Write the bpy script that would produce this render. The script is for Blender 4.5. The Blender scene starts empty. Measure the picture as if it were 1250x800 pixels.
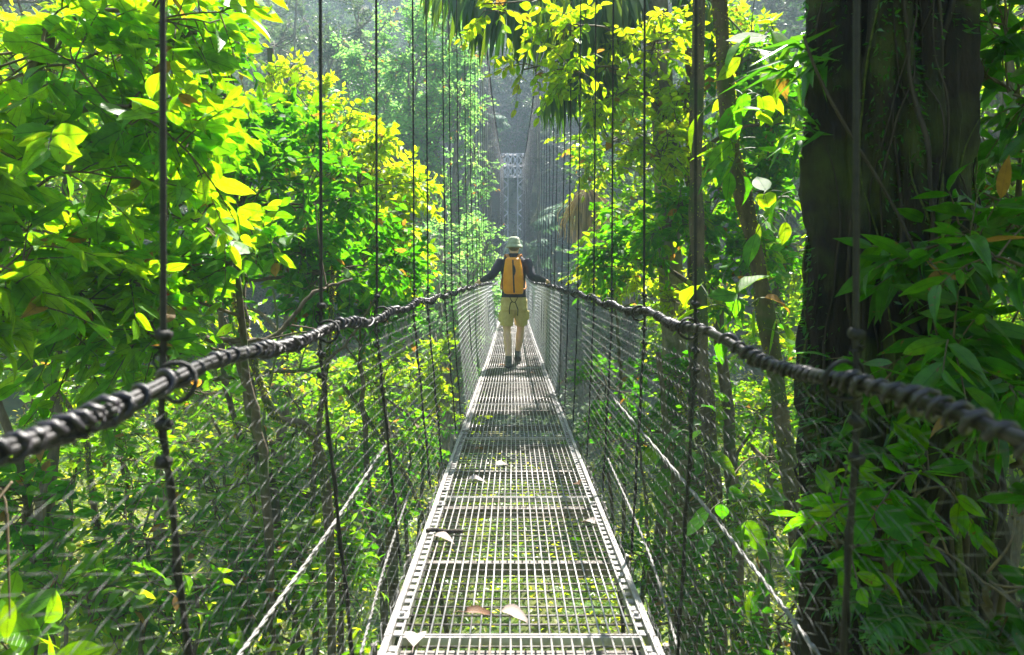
import bpy, math, random
import numpy as np
from mathutils import Vector, noise as mnoise
rng = np.random.default_rng(11); random.seed(11)
scene = bpy.context.scene
COL = scene.collection
FP, CZ, HX, HY = 830.0, 1.11, 626.0, 342.0
def P(px, py, d):
    return np.array([(px-HX)/FP*d, d, CZ-(py-HY)/FP*d])
def nrm(a):
    a = np.asarray(a, float); return a/np.maximum(np.linalg.norm(a, axis=-1, keepdims=True), 1e-9)
def sstep(a, b, x):
    t = np.clip((np.asarray(x, float)-a)/(b-a), 0, 1); return t*t*(3-2*t)

# ------------------------------------------------------------------ geometry collector
class MB:
    def __init__(s): s.V=[]; s.F={}; s.n=0; s.UV=[]; s.R=[]
    def add(s, V, F, uv=None, r=None, m=0):
        V=np.asarray(V,float).reshape(-1,3); F=np.asarray(F,np.int64)
        s.F.setdefault((F.shape[1],m),[]).append(F+s.n)
        s.V.append(V); s.n+=len(V)
        s.UV.append(np.zeros((len(V),2)) if uv is None else uv)
        s.R.append(np.full(len(V),.5) if r is None else r)
        return s
    def build(s, name, mats, parent=None, origin=(0,0,0), smooth=True):
        me=bpy.data.meshes.new(name)
        V=np.concatenate(s.V)-np.asarray(origin,float)
        me.vertices.add(len(V)); me.vertices.foreach_set('co',V.astype(np.float32).ravel())
        loops=[];starts=[];mi=[];c=0
        for (k,m),fl in s.F.items():
            f=np.concatenate(fl); loops.append(f.ravel()); starts.append(c+np.arange(len(f))*k); mi.append(np.full(len(f),m)); c+=f.size
        loops=np.concatenate(loops); starts=np.concatenate(starts); mi=np.concatenate(mi)
        me.loops.add(len(loops)); me.loops.foreach_set('vertex_index',loops.astype(np.int32))
        me.polygons.add(len(starts)); me.polygons.foreach_set('loop_start',starts.astype(np.int32))
        if not isinstance(mats,(list,tuple)): mats=[mats]
        for m in mats: me.materials.append(m)
        me.polygons.foreach_set('material_index',mi.astype(np.int32))
        me.polygons.foreach_set('use_smooth',np.full(len(starts),smooth))
        uv=np.concatenate(s.UV)[loops]
        l=me.uv_layers.new(name='UVMap'); l.data.foreach_set('uv',uv.astype(np.float32).ravel())
        a=me.attributes.new('rnd','FLOAT','POINT'); a.data.foreach_set('value',np.concatenate(s.R).astype(np.float32))
        me.update(calc_edges=True); me.validate()
        o=bpy.data.objects.new(name,me); COL.objects.link(o)
        if parent: o.parent=parent
        else: o.location=origin
        return o

def tag(o, label=None, cat=None, group=None, kind=None):
    for k,v in (('label',label),('category',cat),('group',group),('kind',kind)):
        if v: o[k]=v
    return o
def empty(name, loc, label, cat, group=None):
    o=bpy.data.objects.new(name,None); COL.objects.link(o); o.location=loc; o.empty_display_size=.2
    return tag(o,label,cat,group)
def dup(root, loc, rz=0, sc=1, label=None, group=None):
    r=root.copy(); COL.objects.link(r); r.location=loc; r.rotation_euler=(0,0,rz)
    r.scale=(sc,sc,sc) if np.isscalar(sc) else sc
    if label: r['label']=label
    if group: r['group']=group
    for ch in root.children:
        c=ch.copy(); COL.objects.link(c); c.parent=r
        for g in ch.children:
            d=g.copy(); COL.objects.link(d); d.parent=c
    return r

def tubes(mb, Pts, R, sides=4, m=0, r=None, caps=False):
    """Pts (N,k,3), R (N,k)"""
    Pts=np.asarray(Pts,float); 
    if Pts.ndim==2: Pts=Pts[None]
    N,k,_=Pts.shape
    R=np.broadcast_to(np.asarray(R,float),(N,k)) if np.ndim(R)<2 else np.asarray(R,float)
    T=nrm(np.gradient(Pts,axis=1))
    mean=nrm(Pts[:,-1]-Pts[:,0]+1e-6)
    ref=np.where(np.abs(mean[:,2:3])>.8,np.array([[1.,0,0]]),np.array([[0,0,1.]]))[:,None,:]
    A=nrm(np.cross(T,np.broadcast_to(ref,T.shape))); B=np.cross(T,A)
    th=np.arange(sides)*2*math.pi/sides
    V=Pts[:,:,None,:]+R[:,:,None,None]*(np.cos(th)[None,None,:,None]*A[:,:,None,:]+np.sin(th)[None,None,:,None]*B[:,:,None,:])
    idx=np.arange(N*k*sides).reshape(N,k,sides)
    a=idx[:,:-1,:]; b=np.roll(idx,-1,axis=2)[:,:-1,:]; c=np.roll(idx,-1,axis=2)[:,1:,:]; d=idx[:,1:,:]
    F=np.stack([a,b,c,d],-1).reshape(-1,4)
    s=np.concatenate([np.zeros((N,1)),np.cumsum(np.linalg.norm(np.diff(Pts,axis=1),axis=2),1)],1)
    uv=np.stack([np.broadcast_to((np.arange(sides)/sides)[None,None,:],(N,k,sides)),np.broadcast_to(s[:,:,None],(N,k,sides))],-1).reshape(-1,2)
    rr=None if r is None else np.repeat(r,k*sides)
    n0=mb.n
    mb.add(V.reshape(-1,3),F,uv,rr,m)
    if caps:
        mb.F.setdefault((sides,m),[]).append(idx[:,0,::-1].reshape(-1,sides)+n0)
        mb.F[(sides,m)].append(idx[:,-1,:].reshape(-1,sides)+n0)

def box(mb, lo, hi, m=0):
    x0,y0,z0=lo;x1,y1,z1=hi
    V=[(x0,y0,z0),(x1,y0,z0),(x1,y1,z0),(x0,y1,z0),(x0,y0,z1),(x1,y0,z1),(x1,y1,z1),(x0,y1,z1)]
    F=[(0,3,2,1),(4,5,6,7),(0,1,5,4),(1,2,6,5),(2,3,7,6),(3,0,4,7)]
    mb.add(V,F,None,None,m)

def smoothpath(pts, n):
    pts=np.asarray(pts,float); k=len(pts)
    if k==2:
        t=np.linspace(0,1,n)[:,None]; return pts[0]*(1-t)+pts[1]*t
    e=np.vstack([2*pts[0]-pts[1],pts,2*pts[-1]-pts[-2]])
    u=np.linspace(0,k-1-1e-6,n); i=u.astype(int); t=(u-i)[:,None]
    p0,p1,p2,p3=e[i],e[i+1],e[i+2],e[i+3]
    return .5*((2*p1)+(-p0+p2)*t+(2*p0-5*p1+4*p2-p3)*t*t+(-p0+3*p1-3*p2+p3)*t**3)

# ------------------------------------------------------------------ materials
def newmat(name):
    m=bpy.data.materials.new(name); m.use_nodes=True
    nt=m.node_tree; nt.nodes.clear()
    return m,nt,nt.nodes.new,nt.links.new
def ramp(nt, cols, fac):
    n=nt.nodes.new('ShaderNodeValToRGB'); e=n.color_ramp.elements
    while len(e)<len(cols): e.new(.5)
    for i,(p,c) in enumerate(cols): e[i].position=p; e[i].color=(*c,1)
    nt.links.new(fac,n.inputs[0]); return n.outputs[0]
def leafmat(name, refl, trans, rough=.38, tr=.45, veins=True, spec=.5):
    m,nt,N,L=newmat(name)
    at=N('ShaderNodeAttribute'); at.attribute_name='rnd'
    if name.startswith('leaf_') and 'far' not in name:
        refl=[(p*.96,c) for p,c in refl]+[(.985,(.20,.11,.03))]; trans=[(p*.96,c) for p,c in trans]+[(.985,(.55,.28,.03))]
    base=ramp(nt,refl,at.outputs['Fac']); tcol=ramp(nt,trans,at.outputs['Fac'])
    pr=N('ShaderNodeBsdfPrincipled'); tl=N('ShaderNodeBsdfTranslucent'); mx=N('ShaderNodeMixShader'); out=N('ShaderNodeOutputMaterial')
    pr.inputs['Roughness'].default_value=rough; pr.inputs['Specular IOR Level'].default_value=spec
    if veins:
        uv=N('ShaderNodeUVMap'); sp=N('ShaderNodeSeparateXYZ'); L(uv.outputs[0],sp.inputs[0])
        a=N('ShaderNodeMath'); a.operation='SUBTRACT'; a.inputs[1].default_value=.5; L(sp.outputs[0],a.inputs[0])
        b=N('ShaderNodeMath'); b.operation='ABSOLUTE'; L(a.outputs[0],b.inputs[0])
        # lateral veins: frac(v*9 - |u|*3)
        c=N('ShaderNodeMath'); c.operation='MULTIPLY'; c.inputs[1].default_value=10; L(sp.outputs[1],c.inputs[0])
        d=N('ShaderNodeMath'); d.operation='MULTIPLY_ADD'; d.inputs[1].default_value=-6; L(b.outputs[0],d.inputs[0]); L(c.outputs[0],d.inputs[2])
        e=N('ShaderNodeMath'); e.operation='PINGPONG'; e.inputs[1].default_value=.5; L(d.outputs[0],e.inputs[0])
        f=N('ShaderNodeMapRange'); f.inputs[1].default_value=.0; f.inputs[2].default_value=.09; f.inputs[3].default_value=1; f.inputs[4].default_value=0; L(e.outputs[0],f.inputs[0])
        g=N('ShaderNodeMapRange'); g.inputs[1].default_value=.015; g.inputs[2].default_value=.035; g.inputs[3].default_value=1.6; g.inputs[4].default_value=0; L(b.outputs[0],g.inputs[0])
        h=N('ShaderNodeMath'); h.operation='MAXIMUM'; L(f.outputs[0],h.inputs[0]); L(g.outputs[0],h.inputs[1])
        geo=N('ShaderNodeNewGeometry'); nz=N('ShaderNodeTexNoise'); nz.inputs['Scale'].default_value=22; L(geo.outputs['Position'],nz.inputs['Vector'])
        def vary(col, amt, vein):
            q=N('ShaderNodeMapRange'); q.inputs[1].default_value=.3; q.inputs[2].default_value=.75; q.inputs[3].default_value=1-amt; q.inputs[4].default_value=1+amt; L(nz.outputs[0],q.inputs[0])
            w=N('ShaderNodeMath'); w.operation='MULTIPLY_ADD'; w.inputs[1].default_value=vein; L(h.outputs[0],w.inputs[0]); L(q.outputs[0],w.inputs[2])
            x=N('ShaderNodeVectorMath'); x.operation='SCALE'; L(col,x.inputs[0]); L(w.outputs[0],x.inputs['Scale']); return x.outputs[0]
        base=vary(base,.22,.4); tcol=vary(tcol,.3,-.38)
        n3=N('ShaderNodeTexNoise'); n3.inputs['Scale'].default_value=45; n3.inputs['Detail'].default_value=3; L(geo.outputs['Position'],n3.inputs['Vector'])
        sm=N('ShaderNodeMapRange'); sm.inputs[1].default_value=.66; sm.inputs[2].default_value=.72; L(n3.outputs[0],sm.inputs[0])
        def spot(col,c3):
            x=N('ShaderNodeMix'); x.data_type='RGBA'; L(sm.outputs[0],x.inputs[0]); L(col,x.inputs[6]); x.inputs[7].default_value=(*c3,1); return x.outputs[2]
        base=spot(base,(.10,.07,.02)); tcol=spot(tcol,(.35,.22,.02))
        bp=N('ShaderNodeBump'); bp.inputs['Strength'].default_value=.35; bp.inputs['Distance'].default_value=.004; bp.invert=True
        L(h.outputs[0],bp.inputs['Height']); L(bp.outputs[0],pr.inputs['Normal'])
    L(base,pr.inputs['Base Color']); L(tcol,tl.inputs[0])
    mx.inputs[0].default_value=tr; L(pr.outputs[0],mx.inputs[1]); L(tl.outputs[0],mx.inputs[2]); L(mx.outputs[0],out.inputs[0])
    return m
def pmat(name, c1, c2, scale=8, rough=.7, metal=0, bump=.3, bdist=.01, detail=6, stretch=(1,1,1), spots=None, spec=.5, lo=.35, hi=.65):
    m,nt,N,L=newmat(name)
    tc=N('ShaderNodeTexCoord'); mp=N('ShaderNodeMapping'); mp.inputs['Scale'].default_value=stretch
    L(tc.outputs['Object'],mp.inputs[0])
    nz=N('ShaderNodeTexNoise'); nz.inputs['Scale'].default_value=scale; nz.inputs['Detail'].default_value=detail; nz.inputs['Roughness'].default_value=.65
    L(mp.outputs[0],nz.inputs['Vector'])
    col=ramp(nt,[(lo,c1),(hi,c2)],nz.outputs[0])
    pr=N('ShaderNodeBsdfPrincipled'); out=N('ShaderNodeOutputMaterial')
    if spots:
        (sc,s0,s1,c3)=spots
        n2=N('ShaderNodeTexNoise'); n2.inputs['Scale'].default_value=sc; n2.inputs['Detail'].default_value=8; L(tc.outputs['Object'],n2.inputs['Vector'])
        mr=N('ShaderNodeMapRange'); mr.inputs[1].default_value=s0; mr.inputs[2].default_value=s1; L(n2.outputs[0],mr.inputs[0])
        mm=N('ShaderNodeMix'); mm.data_type='RGBA'; L(mr.outputs[0],mm.inputs[0]); L(col,mm.inputs[6]); mm.inputs[7].default_value=(*c3,1); col=mm.outputs[2]
    L(col,pr.inputs['Base Color']); pr.inputs['Roughness'].default_value=rough; pr.inputs['Metallic'].default_value=metal
    pr.inputs['Specular IOR Level'].default_value=spec
    if bump:
        b=N('ShaderNodeBump'); b.inputs['Strength'].default_value=bump; b.inputs['Distance'].default_value=bdist; L(nz.outputs[0],b.inputs['Height']); L(b.outputs[0],pr.inputs['Normal'])
    L(pr.outputs[0],out.inputs[0]); return m

Gr=lambda *a:list(a)
M={}
M['leaf_big']=leafmat('leaf_big',[(0,(.025,.10,.004)),(.5,(.05,.17,.005)),(1,(.10,.24,.006))],[(0,(.08,.40,.002)),(.5,(.24,.66,.003)),(1,(.62,.84,.006))],.38,.58)
M['leaf_green']=leafmat('leaf_green',[(0,(.018,.08,.005)),(.55,(.035,.14,.006)),(1,(.08,.20,.007))],[(0,(.05,.36,.004)),(.6,(.18,.60,.005)),(1,(.55,.80,.006))],.55,.55,True,.25)
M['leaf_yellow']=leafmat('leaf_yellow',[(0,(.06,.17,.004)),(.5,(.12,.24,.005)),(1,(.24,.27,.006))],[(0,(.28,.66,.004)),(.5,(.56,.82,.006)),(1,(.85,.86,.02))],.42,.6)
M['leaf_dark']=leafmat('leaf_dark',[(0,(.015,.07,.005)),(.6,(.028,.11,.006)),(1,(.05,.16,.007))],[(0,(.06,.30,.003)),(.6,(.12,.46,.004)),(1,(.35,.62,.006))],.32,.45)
M['leaf_small']=leafmat('leaf_small',[(0,(.022,.085,.005)),(.4,(.05,.15,.006)),(1,(.14,.21,.008))],[(0,(.08,.36,.004)),(.5,(.30,.64,.005)),(1,(.80,.82,.02))],.36,.55,False)
M['leaf_under']=leafmat('leaf_under',[(0,(.03,.075,.006)),(.4,(.05,.12,.007)),(.85,(.12,.18,.01)),(1,(.24,.20,.05))],[(0,(.14,.38,.004)),(.4,(.45,.66,.006)),(1,(.95,.86,.04))],.34,.55,False)
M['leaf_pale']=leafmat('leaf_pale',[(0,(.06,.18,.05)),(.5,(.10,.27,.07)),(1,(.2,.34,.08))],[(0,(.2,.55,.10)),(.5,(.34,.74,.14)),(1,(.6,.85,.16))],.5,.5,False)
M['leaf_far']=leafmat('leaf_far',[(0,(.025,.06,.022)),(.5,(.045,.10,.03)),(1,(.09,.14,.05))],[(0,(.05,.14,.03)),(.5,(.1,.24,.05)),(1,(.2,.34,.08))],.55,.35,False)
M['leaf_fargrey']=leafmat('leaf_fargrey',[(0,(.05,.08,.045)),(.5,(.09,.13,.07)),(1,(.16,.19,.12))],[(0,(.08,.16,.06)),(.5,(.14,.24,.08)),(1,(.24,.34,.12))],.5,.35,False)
M['palm']=leafmat('palm',[(0,(.03,.09,.025)),(.5,(.05,.12,.03)),(1,(.09,.16,.035))],[(0,(.04,.15,.01)),(.5,(.09,.26,.015)),(1,(.3,.48,.02))],.35,.3,False)
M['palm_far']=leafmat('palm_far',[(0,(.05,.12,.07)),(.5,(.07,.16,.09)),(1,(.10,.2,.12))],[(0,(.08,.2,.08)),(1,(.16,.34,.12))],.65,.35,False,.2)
M['fern']=leafmat('fern',[(0,(.02,.09,.015)),(.5,(.035,.13,.018)),(1,(.06,.18,.02))],[(0,(.06,.3,.01)),(1,(.2,.5,.015))],.32,.4,False)
M['strand']=leafmat('strand',[(0,(.22,.17,.06)),(.5,(.42,.34,.14)),(1,(.62,.53,.25))],[(0,(.4,.3,.1)),(1,(.75,.62,.3))],.7,.5,False)
M['petal_white']=leafmat('petal_white',[(0,(.6,.6,.55)),(1,(.8,.8,.75))],[(0,(.6,.6,.5)),(1,(.8,.8,.7))],.5,.3,False)
M['petal_red']=leafmat('petal_red',[(0,(.6,.05,.01)),(1,(.8,.1,.02))],[(0,(.7,.06,.01)),(1,(.8,.1,.02))],.4,.3,False)
M['dry_leaf']=leafmat('dry_leaf',[(0,(.20,.14,.11)),(.5,(.34,.27,.24)),(1,(.48,.42,.40))],[(0,(.3,.2,.1)),(1,(.5,.4,.3))],.6,.15)
M['brown_leaf']=leafmat('brown_leaf',[(0,(.10,.04,.02)),(1,(.22,.11,.05))],[(0,(.2,.08,.02)),(1,(.3,.15,.04))],.6,.2)
M['bark']=pmat('bark',(.05,.035,.022),(.15,.115,.075),14,.9,0,.8,.02,8,(1,1,.25),(3,.5,.62,(.05,.085,.015)))
M['bark_grey']=pmat('bark_grey',(.12,.10,.075),(.30,.27,.21),10,.9,0,.6,.02,8,(1,1,.3),(4,.55,.65,(.09,.11,.04)))
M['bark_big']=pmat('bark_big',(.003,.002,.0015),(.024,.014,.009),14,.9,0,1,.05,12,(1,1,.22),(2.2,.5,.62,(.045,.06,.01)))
M['root']=pmat('root',(.010,.007,.005),(.045,.033,.022),12,.85,0,.7,.01,6,(1,1,.3))
M['moss']=pmat('moss',(.03,.05,.008),(.10,.13,.02),40,1,0,1,.02,6)
M['twig']=pmat('twig',(.06,.045,.025),(.16,.12,.06),20,.85,0,.3,.005)
M['stem']=pmat('stem',(.05,.09,.02),(.12,.15,.04),12,.6,0,.2,.005)
M['soil']=pmat('soil',(.05,.045,.02),(.16,.17,.04),1.6,.95,0,.6,.08,10,(1,1,1),(.5,.4,.6,(.05,.11,.015)))
M['galv']=pmat('galv',(.29,.275,.27),(.48,.46,.45),25,.42,.35,.15,.002,6,(1,1,1),(5,.56,.72,(.22,.17,.13)))
M['beam']=pmat('beam',(.16,.13,.11),(.33,.29,.26),18,.6,.3,.3,.003,6,(1,1,1),(7,.5,.68,(.12,.06,.035)))
M['wire_shaded']=pmat('wire_shaded',(.04,.04,.04),(.17,.17,.165),30,.5,.2,.1,.001,4)  # same wire as the far mesh, shade painted into its darker colour
M['rod']=pmat('rod',(.09,.075,.065),(.24,.215,.20),30,.6,.3,.2,.001,4)
M['wire']=pmat('wire',(.38,.38,.40),(.6,.6,.63),30,.7,0,.1,.001,4)  # far mesh wire, sun glare painted into its paler colour
M['darkcable']=pmat('darkcable',(.004,.004,.004),(.018,.016,.015),60,.7,0,.5,.003,4)
M['lacing']=pmat('lacing',(.008,.007,.010),(.045,.04,.05),45,.42,0,.6,.004,6)
M['ropecore']=pmat('ropecore',(.012,.011,.012),(.08,.075,.078),30,.5,.3,.5,.003,4)
M['stay']=pmat('stay',(.12,.115,.11),(.26,.25,.245),40,.6,.2,.5,.003,4)
M['tower']=pmat('tower',(.62,.60,.68),(.8,.78,.84),3,.5,.2,.1,.003,4)

# ------------------------------------------------------------------ leaves
def leaf_tpl(ns, W, fold=.25, curve=.25, p=.85, tip=.0, e=.85):
    t=np.linspace(0,1,ns+1)
    w=W*np.sin(math.pi*np.clip(t,0,1)**p)**e
    if tip: w=w*(1-sstep(.75,1,t)*tip)
    w=np.maximum(w,.004*W); w[0]=.03*W; w[-1]=0.004
    z=-curve*t**2
    V=[];UV=[]
    for i in range(ns+1):
        for s in (-1,0,1):
            V.append((s*w[i]*math.cos(fold), t[i]*(1-.12*curve), z[i]+abs(s)*w[i]*math.sin(fold)+(abs(s)*.012*math.sin(i*2.1) if ns>3 else 0)))
            UV.append((.5+s*.5*max(w[i]/W,.05), t[i]))
    F=[]
    for i in range(ns):
        a=i*3
        F+=[(a,a+1,a+4,a+3),(a+1,a+2,a+5,a+4)]
    return np.array(V),np.array(F),np.array(UV)
T_hi=leaf_tpl(8,.24,.3,.30,.85,.5)
T_hiwide=leaf_tpl(8,.33,.25,.32,.8,.3)
T_long=leaf_tpl(8,.15,.35,.45,.8,.4)
T_mid=leaf_tpl(4,.24,.3,.28,.85)
T_hi_b=leaf_tpl(8,.20,.5,.55,1.05,.2); T_hi_c=leaf_tpl(8,.29,.12,.15,.75,.5)
T_mid_b=leaf_tpl(4,.19,.5,.6,1.0); T_mid_c=leaf_tpl(4,.30,.15,.1,.75)
T_lo=(np.array([(0,0,0),(.24,.45,.05),(0,1,-.15),(-.24,.45,.05)]),np.array([(0,1,2),(0,2,3)]),np.array([(.5,0),(1,.5),(.5,1),(0,.5)]))
T_lance=leaf_tpl(2,.12,.3,.3)
def place(mb, tpl, pos, axis, normal, size, r, m=0, curl=None):
    V,F,UV=tpl; n=len(pos)
    if n==0: return
    Y=nrm(axis); X=nrm(np.cross(Y,normal)); Z=np.cross(X,Y)
    v=np.broadcast_to(V,(n,*V.shape)).copy()
    if curl is None: curl=rng.uniform(-.2,1.7,n)
    v[:,:,2]*=curl[:,None]; v[:,:,0]*=rng.uniform(.82,1.15,n)[:,None]
    v*=np.asarray(size)[:,None,None]
    W=pos[:,None,:]+v[:,:,0:1]*X[:,None,:]+v[:,:,1:2]*Y[:,None,:]+v[:,:,2:3]*Z[:,None,:]
    k=len(V)
    FF=(F[None]+(np.arange(n)*k)[:,None,None]).reshape(-1,F.shape[1])
    mb.add(W.reshape(-1,3),FF,np.tile(UV,(n,1)),np.repeat(r,k),m)

def twigs(lm, bm, B, D, Ln, k, size, tpl, droop=.25, rbias=(0,1), tw=.004, flat=.5, tm=0):
    """leafy twigs: B (N,3) bases, D (N,3) directions, Ln (N,), k leaves on each"""
    N=len(B); D=nrm(D); up=np.array([0,0,1.])
    t=np.linspace(0,1,5)
    sag=-droop*Ln[:,None]*t[None]**2*.6
    path=B[:,None]+D[:,None]*Ln[:,None,None]*t[None,:,None]; path[:,:,2]+=sag
    if bm is not None:
        tubes(bm,path,np.outer(np.ones(N),tw*np.array([1.3,1.1,.9,.7,.4])),3,tm)
    i=np.arange(k); tt=(i+.6)/k; tt=.18+.82*tt
    pos=B[:,None]+D[:,None]*(Ln[:,None]*tt[None])[:,:,None]; pos[:,:,2]+=-droop*Ln[:,None]*tt[None]**2*.6
    S=nrm(np.cross(D,up)+1e-3)
    side=np.where(i%2==0,1.,-1.)[None,:,None]
    fw=np.where(i==k-1,1.6,.55)[None,:,None]; sd=np.where(i==k-1,.1,1.)[None,:,None]
    ax=D[:,None]*fw+S[:,None]*side*sd+rng.normal(0,.28,(N,k,3)); ax[:,:,2]-=droop*rng.uniform(.3,1.5,(N,k))
    nn=np.array([.1,.75,.75])+rng.normal(0,flat,(N,k,3))
    sz=size*rng.uniform(.6,1.2,(N,k))*np.where(tt>.9,.8,1)[None]
    r=np.clip(rng.beta(2,2.2,(N,k))*.75+rng.uniform(-.18,.33,(N,1)),0,1)*(rbias[1]-rbias[0])+rbias[0]
    r=np.minimum(r,.95); r[rng.random(r.shape)<.018]=1.
    pos,ax,nn,sz,r=pos.reshape(-1,3),ax.reshape(-1,3),nn.reshape(-1,3),sz.ravel(),r.ravel()
    al={id(T_hi):(T_hi,T_hi_b,T_hi_c),id(T_mid):(T_mid,T_mid_b,T_mid_c)}.get(id(tpl),(tpl,))
    w=rng.integers(0,len(al),len(pos))
    for q,tq in enumerate(al):
        mk=w==q; place(lm,tq,pos[mk],ax[mk],nn[mk],sz[mk],r[mk])

def blobfill(lm, bm, c, rad, K, nt, twl, k, size, tpl, droop, rbias, root=None, tw=.004, flat=.5, up=.15):
    c=np.asarray(c,float); rad=np.broadcast_to(np.asarray(rad,float),(3,))
    src=c if root is None else np.asarray(root,float)
    d=nrm(rng.normal(0,1,(K,3))+np.array([0,0,up])); end=c+d*rad*rng.uniform(.45,1.0,(K,1))
    st=c*.45+src*.55+rng.normal(0,.06,(K,3))*rad
    st=st*.75+(c+d*rad*.1)*.25
    t=np.linspace(0,1,6)[None,:,None]
    mid=(st+end)/2+rng.normal(0,.14,(K,3))*rad+np.array([0,0,.12])*rad
    path=(1-t)**2*st[:,None]+2*t*(1-t)*mid[:,None]+t**2*end[:,None]
    if bm is not None:
        r0=tw*2.4*(rad.mean()/.8)**.5
        tubes(bm,path,np.outer(np.ones(K),np.linspace(r0,tw,6)),4)
    kk=rng.integers(0,K,nt); tt=rng.uniform(.3,1,nt)**.8; tt[:K]=1; kk[:min(K,nt)]=np.arange(min(K,nt))
    f=tt*5; ii=np.minimum(f.astype(int),4); fr=(f-ii)[:,None]
    B=path[kk,ii]*(1-fr)+path[kk,ii+1]*fr
    D=nrm(path[kk,ii+1]-path[kk,ii])*.55+nrm(rng.normal(0,1,(nt,3)))*.85+np.array([0,0,.12])
    twigs(lm,bm,B,D,twl*rng.uniform(.55,1.2,nt),k,size,tpl,droop,rbias,tw,flat)

def gz(x,y):
    x=np.asarray(x,float);y=np.asarray(y,float)
    z=-6.2+0*x
    z=z+np.maximum(0,-x-2.5)*.30+np.maximum(0,-x-14)*.45
    z=z+np.maximum(0,x-2.5)*.42+np.maximum(0,x-12)*.4
    z=z+sstep(34,50,y)*7.0+np.maximum(0,y-50)*.62
    z=z+sstep(-4,-16,y)*7
    z=z+.5*np.sin(x*.5+1)*np.cos(y*.37)+.25*np.sin(x*1.3+y*.9)+.12*np.sin(x*2.9-y*2.1)
    return np.minimum(z,70)

def tree(name,label,cat,trunk,r0,r1,blobs,leaf,bark='bark',twl=.4,k=6,size=.15,tpl=T_mid,droop=.3,rbias=(0,1),tw=.004,
         dens=1.,group=None,flat=.5,sides=10,ground=True,Kper=14,limbs=True,vines=None):
    trunk=[np.asarray(p,float) for p in trunk]
    if ground:
        b=trunk[0].copy(); b[2]=float(gz(b[0],b[1]))-.1
        if trunk[0][2]>b[2]+.3: trunk=[b]+trunk
        else: trunk[0]=b
    base=trunk[0].copy()
    tp=smoothpath(trunk,max(10,len(trunk)*6))
    tp[1:-1]+=rng.normal(0,.012+r0*.05,(len(tp)-2,3))
    rr=np.linspace(r0,r1,len(tp))*(1+.06*rng.normal(0,1,len(tp))); rr[0]*=1.5
    root=empty(name,base,label,cat,group)
    tm=MB(); tubes(tm,tp,rr,sides,caps=False)
    lm=MB(); bm=MB()
    for bl in blobs:
        c,rad,nt=bl[0],bl[1],bl[2]
        c=np.asarray(c,float); rv=np.broadcast_to(np.asarray(rad,float),(3,))
        dd=np.linalg.norm(tp-c,axis=1)+np.maximum(0,tp[:,2]-c[2]+rv[2]*.2)*1.5
        j=int(np.argmin(dd)); j=max(j,2)
        s=tp[j]
        if limbs and np.linalg.norm(s-c)>.15:
            lp=smoothpath([s,s*.5+c*.5+np.array([0,0,.12*np.linalg.norm(s-c)])+rng.normal(0,.05,3),c],9)
            lr=min(rr[j]*.6,.02+.03*rv.mean())
            tubes(bm,lp,np.linspace(lr,lr*.4,9),6)
        blobfill(lm,bm,c,rv,max(4,int(Kper*rv.mean()**.6)),int(nt*dens),twl,k,size,tpl,droop,rbias if len(bl)<4 else bl[3],root=s*.3+c*.7,tw=tw,flat=flat)
    tm.build('trunk',M[bark],root,base)
    if bm.n: bm.build('branches',M['twig'] if bark!='bark_grey' else M['bark_grey'],root,base)
    if lm.n: lm.build('crown',M[leaf],root,base)
    return root

def frond(lm, rm, base, d0, length, nl, ll, lw, droop=.9, leafdroop=.6, vee=.5, rb=(0,1), rr=.012, tpl=None):
    """pinnate frond, rachis curving down, leaflets both sides"""
    d0=nrm(d0); up=np.array([0,0,1.])
    t=np.linspace(0,1,14)
    path=base+np.outer(t*length,d0); path[:,2]-=droop*length*t**2*.6
    sc=1-.25*droop*t**2*.6; path=base+(path-base)*sc[:,None]
    tubes(rm,path,np.linspace(rr,rr*.25,14),4)
    tt=np.linspace(.12,.99,nl); ii=np.minimum((tt*13).astype(int),12); fr=(tt*13-ii)[:,None]
    pp=path[ii]*(1-fr)+path[ii+1]*fr; tg=nrm(path[ii+1]-path[ii])
    S=nrm(np.cross(tg,up)+1e-4)
    L=ll*np.sin(math.pi*np.clip(tt*.86+.1,0,1))**.6
    for s in (-1,1):
        ax=tg*.45+S*s+rng.normal(0,.09,(nl,3)); ax[:,2]-=leafdroop*rng.uniform(.6,1.3,nl)
        ax=nrm(ax); nn=np.cross(ax,tg)*(-s)+rng.normal(0,.1,(nl,3))
        nn=np.where(nn[:,2:3]<0,-nn,nn)
        V,F,UV=tpl or T_lance
        place(lm,(V*np.array([lw,1,1]),F,UV),pp,ax,nn,L*rng.uniform(.85,1.1,nl),np.clip(rng.uniform(rb[0],rb[1],nl),0,1))

# ================================================================== SETTING
xs=np.concatenate([np.linspace(-140,-16,50),np.linspace(-15,15,121),np.linspace(16,140,50)])
ys=np.concatenate([np.linspace(-40,-3,20),np.linspace(-2.5,50,140),np.linspace(51,170,70)])
X,Y=np.meshgrid(xs,ys); Z=gz(X,Y)
nx,ny=len(xs),len(ys); idx=np.arange(nx*ny).reshape(ny,nx)
F=np.stack([idx[:-1,:-1],idx[:-1,1:],idx[1:,1:],idx[1:,:-1]],-1).reshape(-1,4)
g=MB(); g.add(np.stack([X,Y,Z],-1).reshape(-1,3),F)
tag(g.build('ground',M['soil']),kind='structure')

# ================================================================== BRIDGE
def dz(y): return -.1+.001*(np.asarray(y,float)-12)**2
def rz(y):
    y=np.asarray(y,float)
    a=np.interp(y,[-2,0,1,2,3,5,9,14],[.935,.942,.952,.967,.977,.995,1.035,1.06])
    b=dz(y)+1.13
    s=sstep(9,18,y); return a*(1-s)+b*s
def rx(y): return np.interp(y,[0,3,9,14,50],[.53,.53,.495,.495,.54])
bridge=empty('suspension_bridge',(0,2,dz(2)),'long steel suspension footbridge with grating deck, rope handrails and chain link sides','bridge')
bo=np.array([0,2,float(dz(2))])
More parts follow.
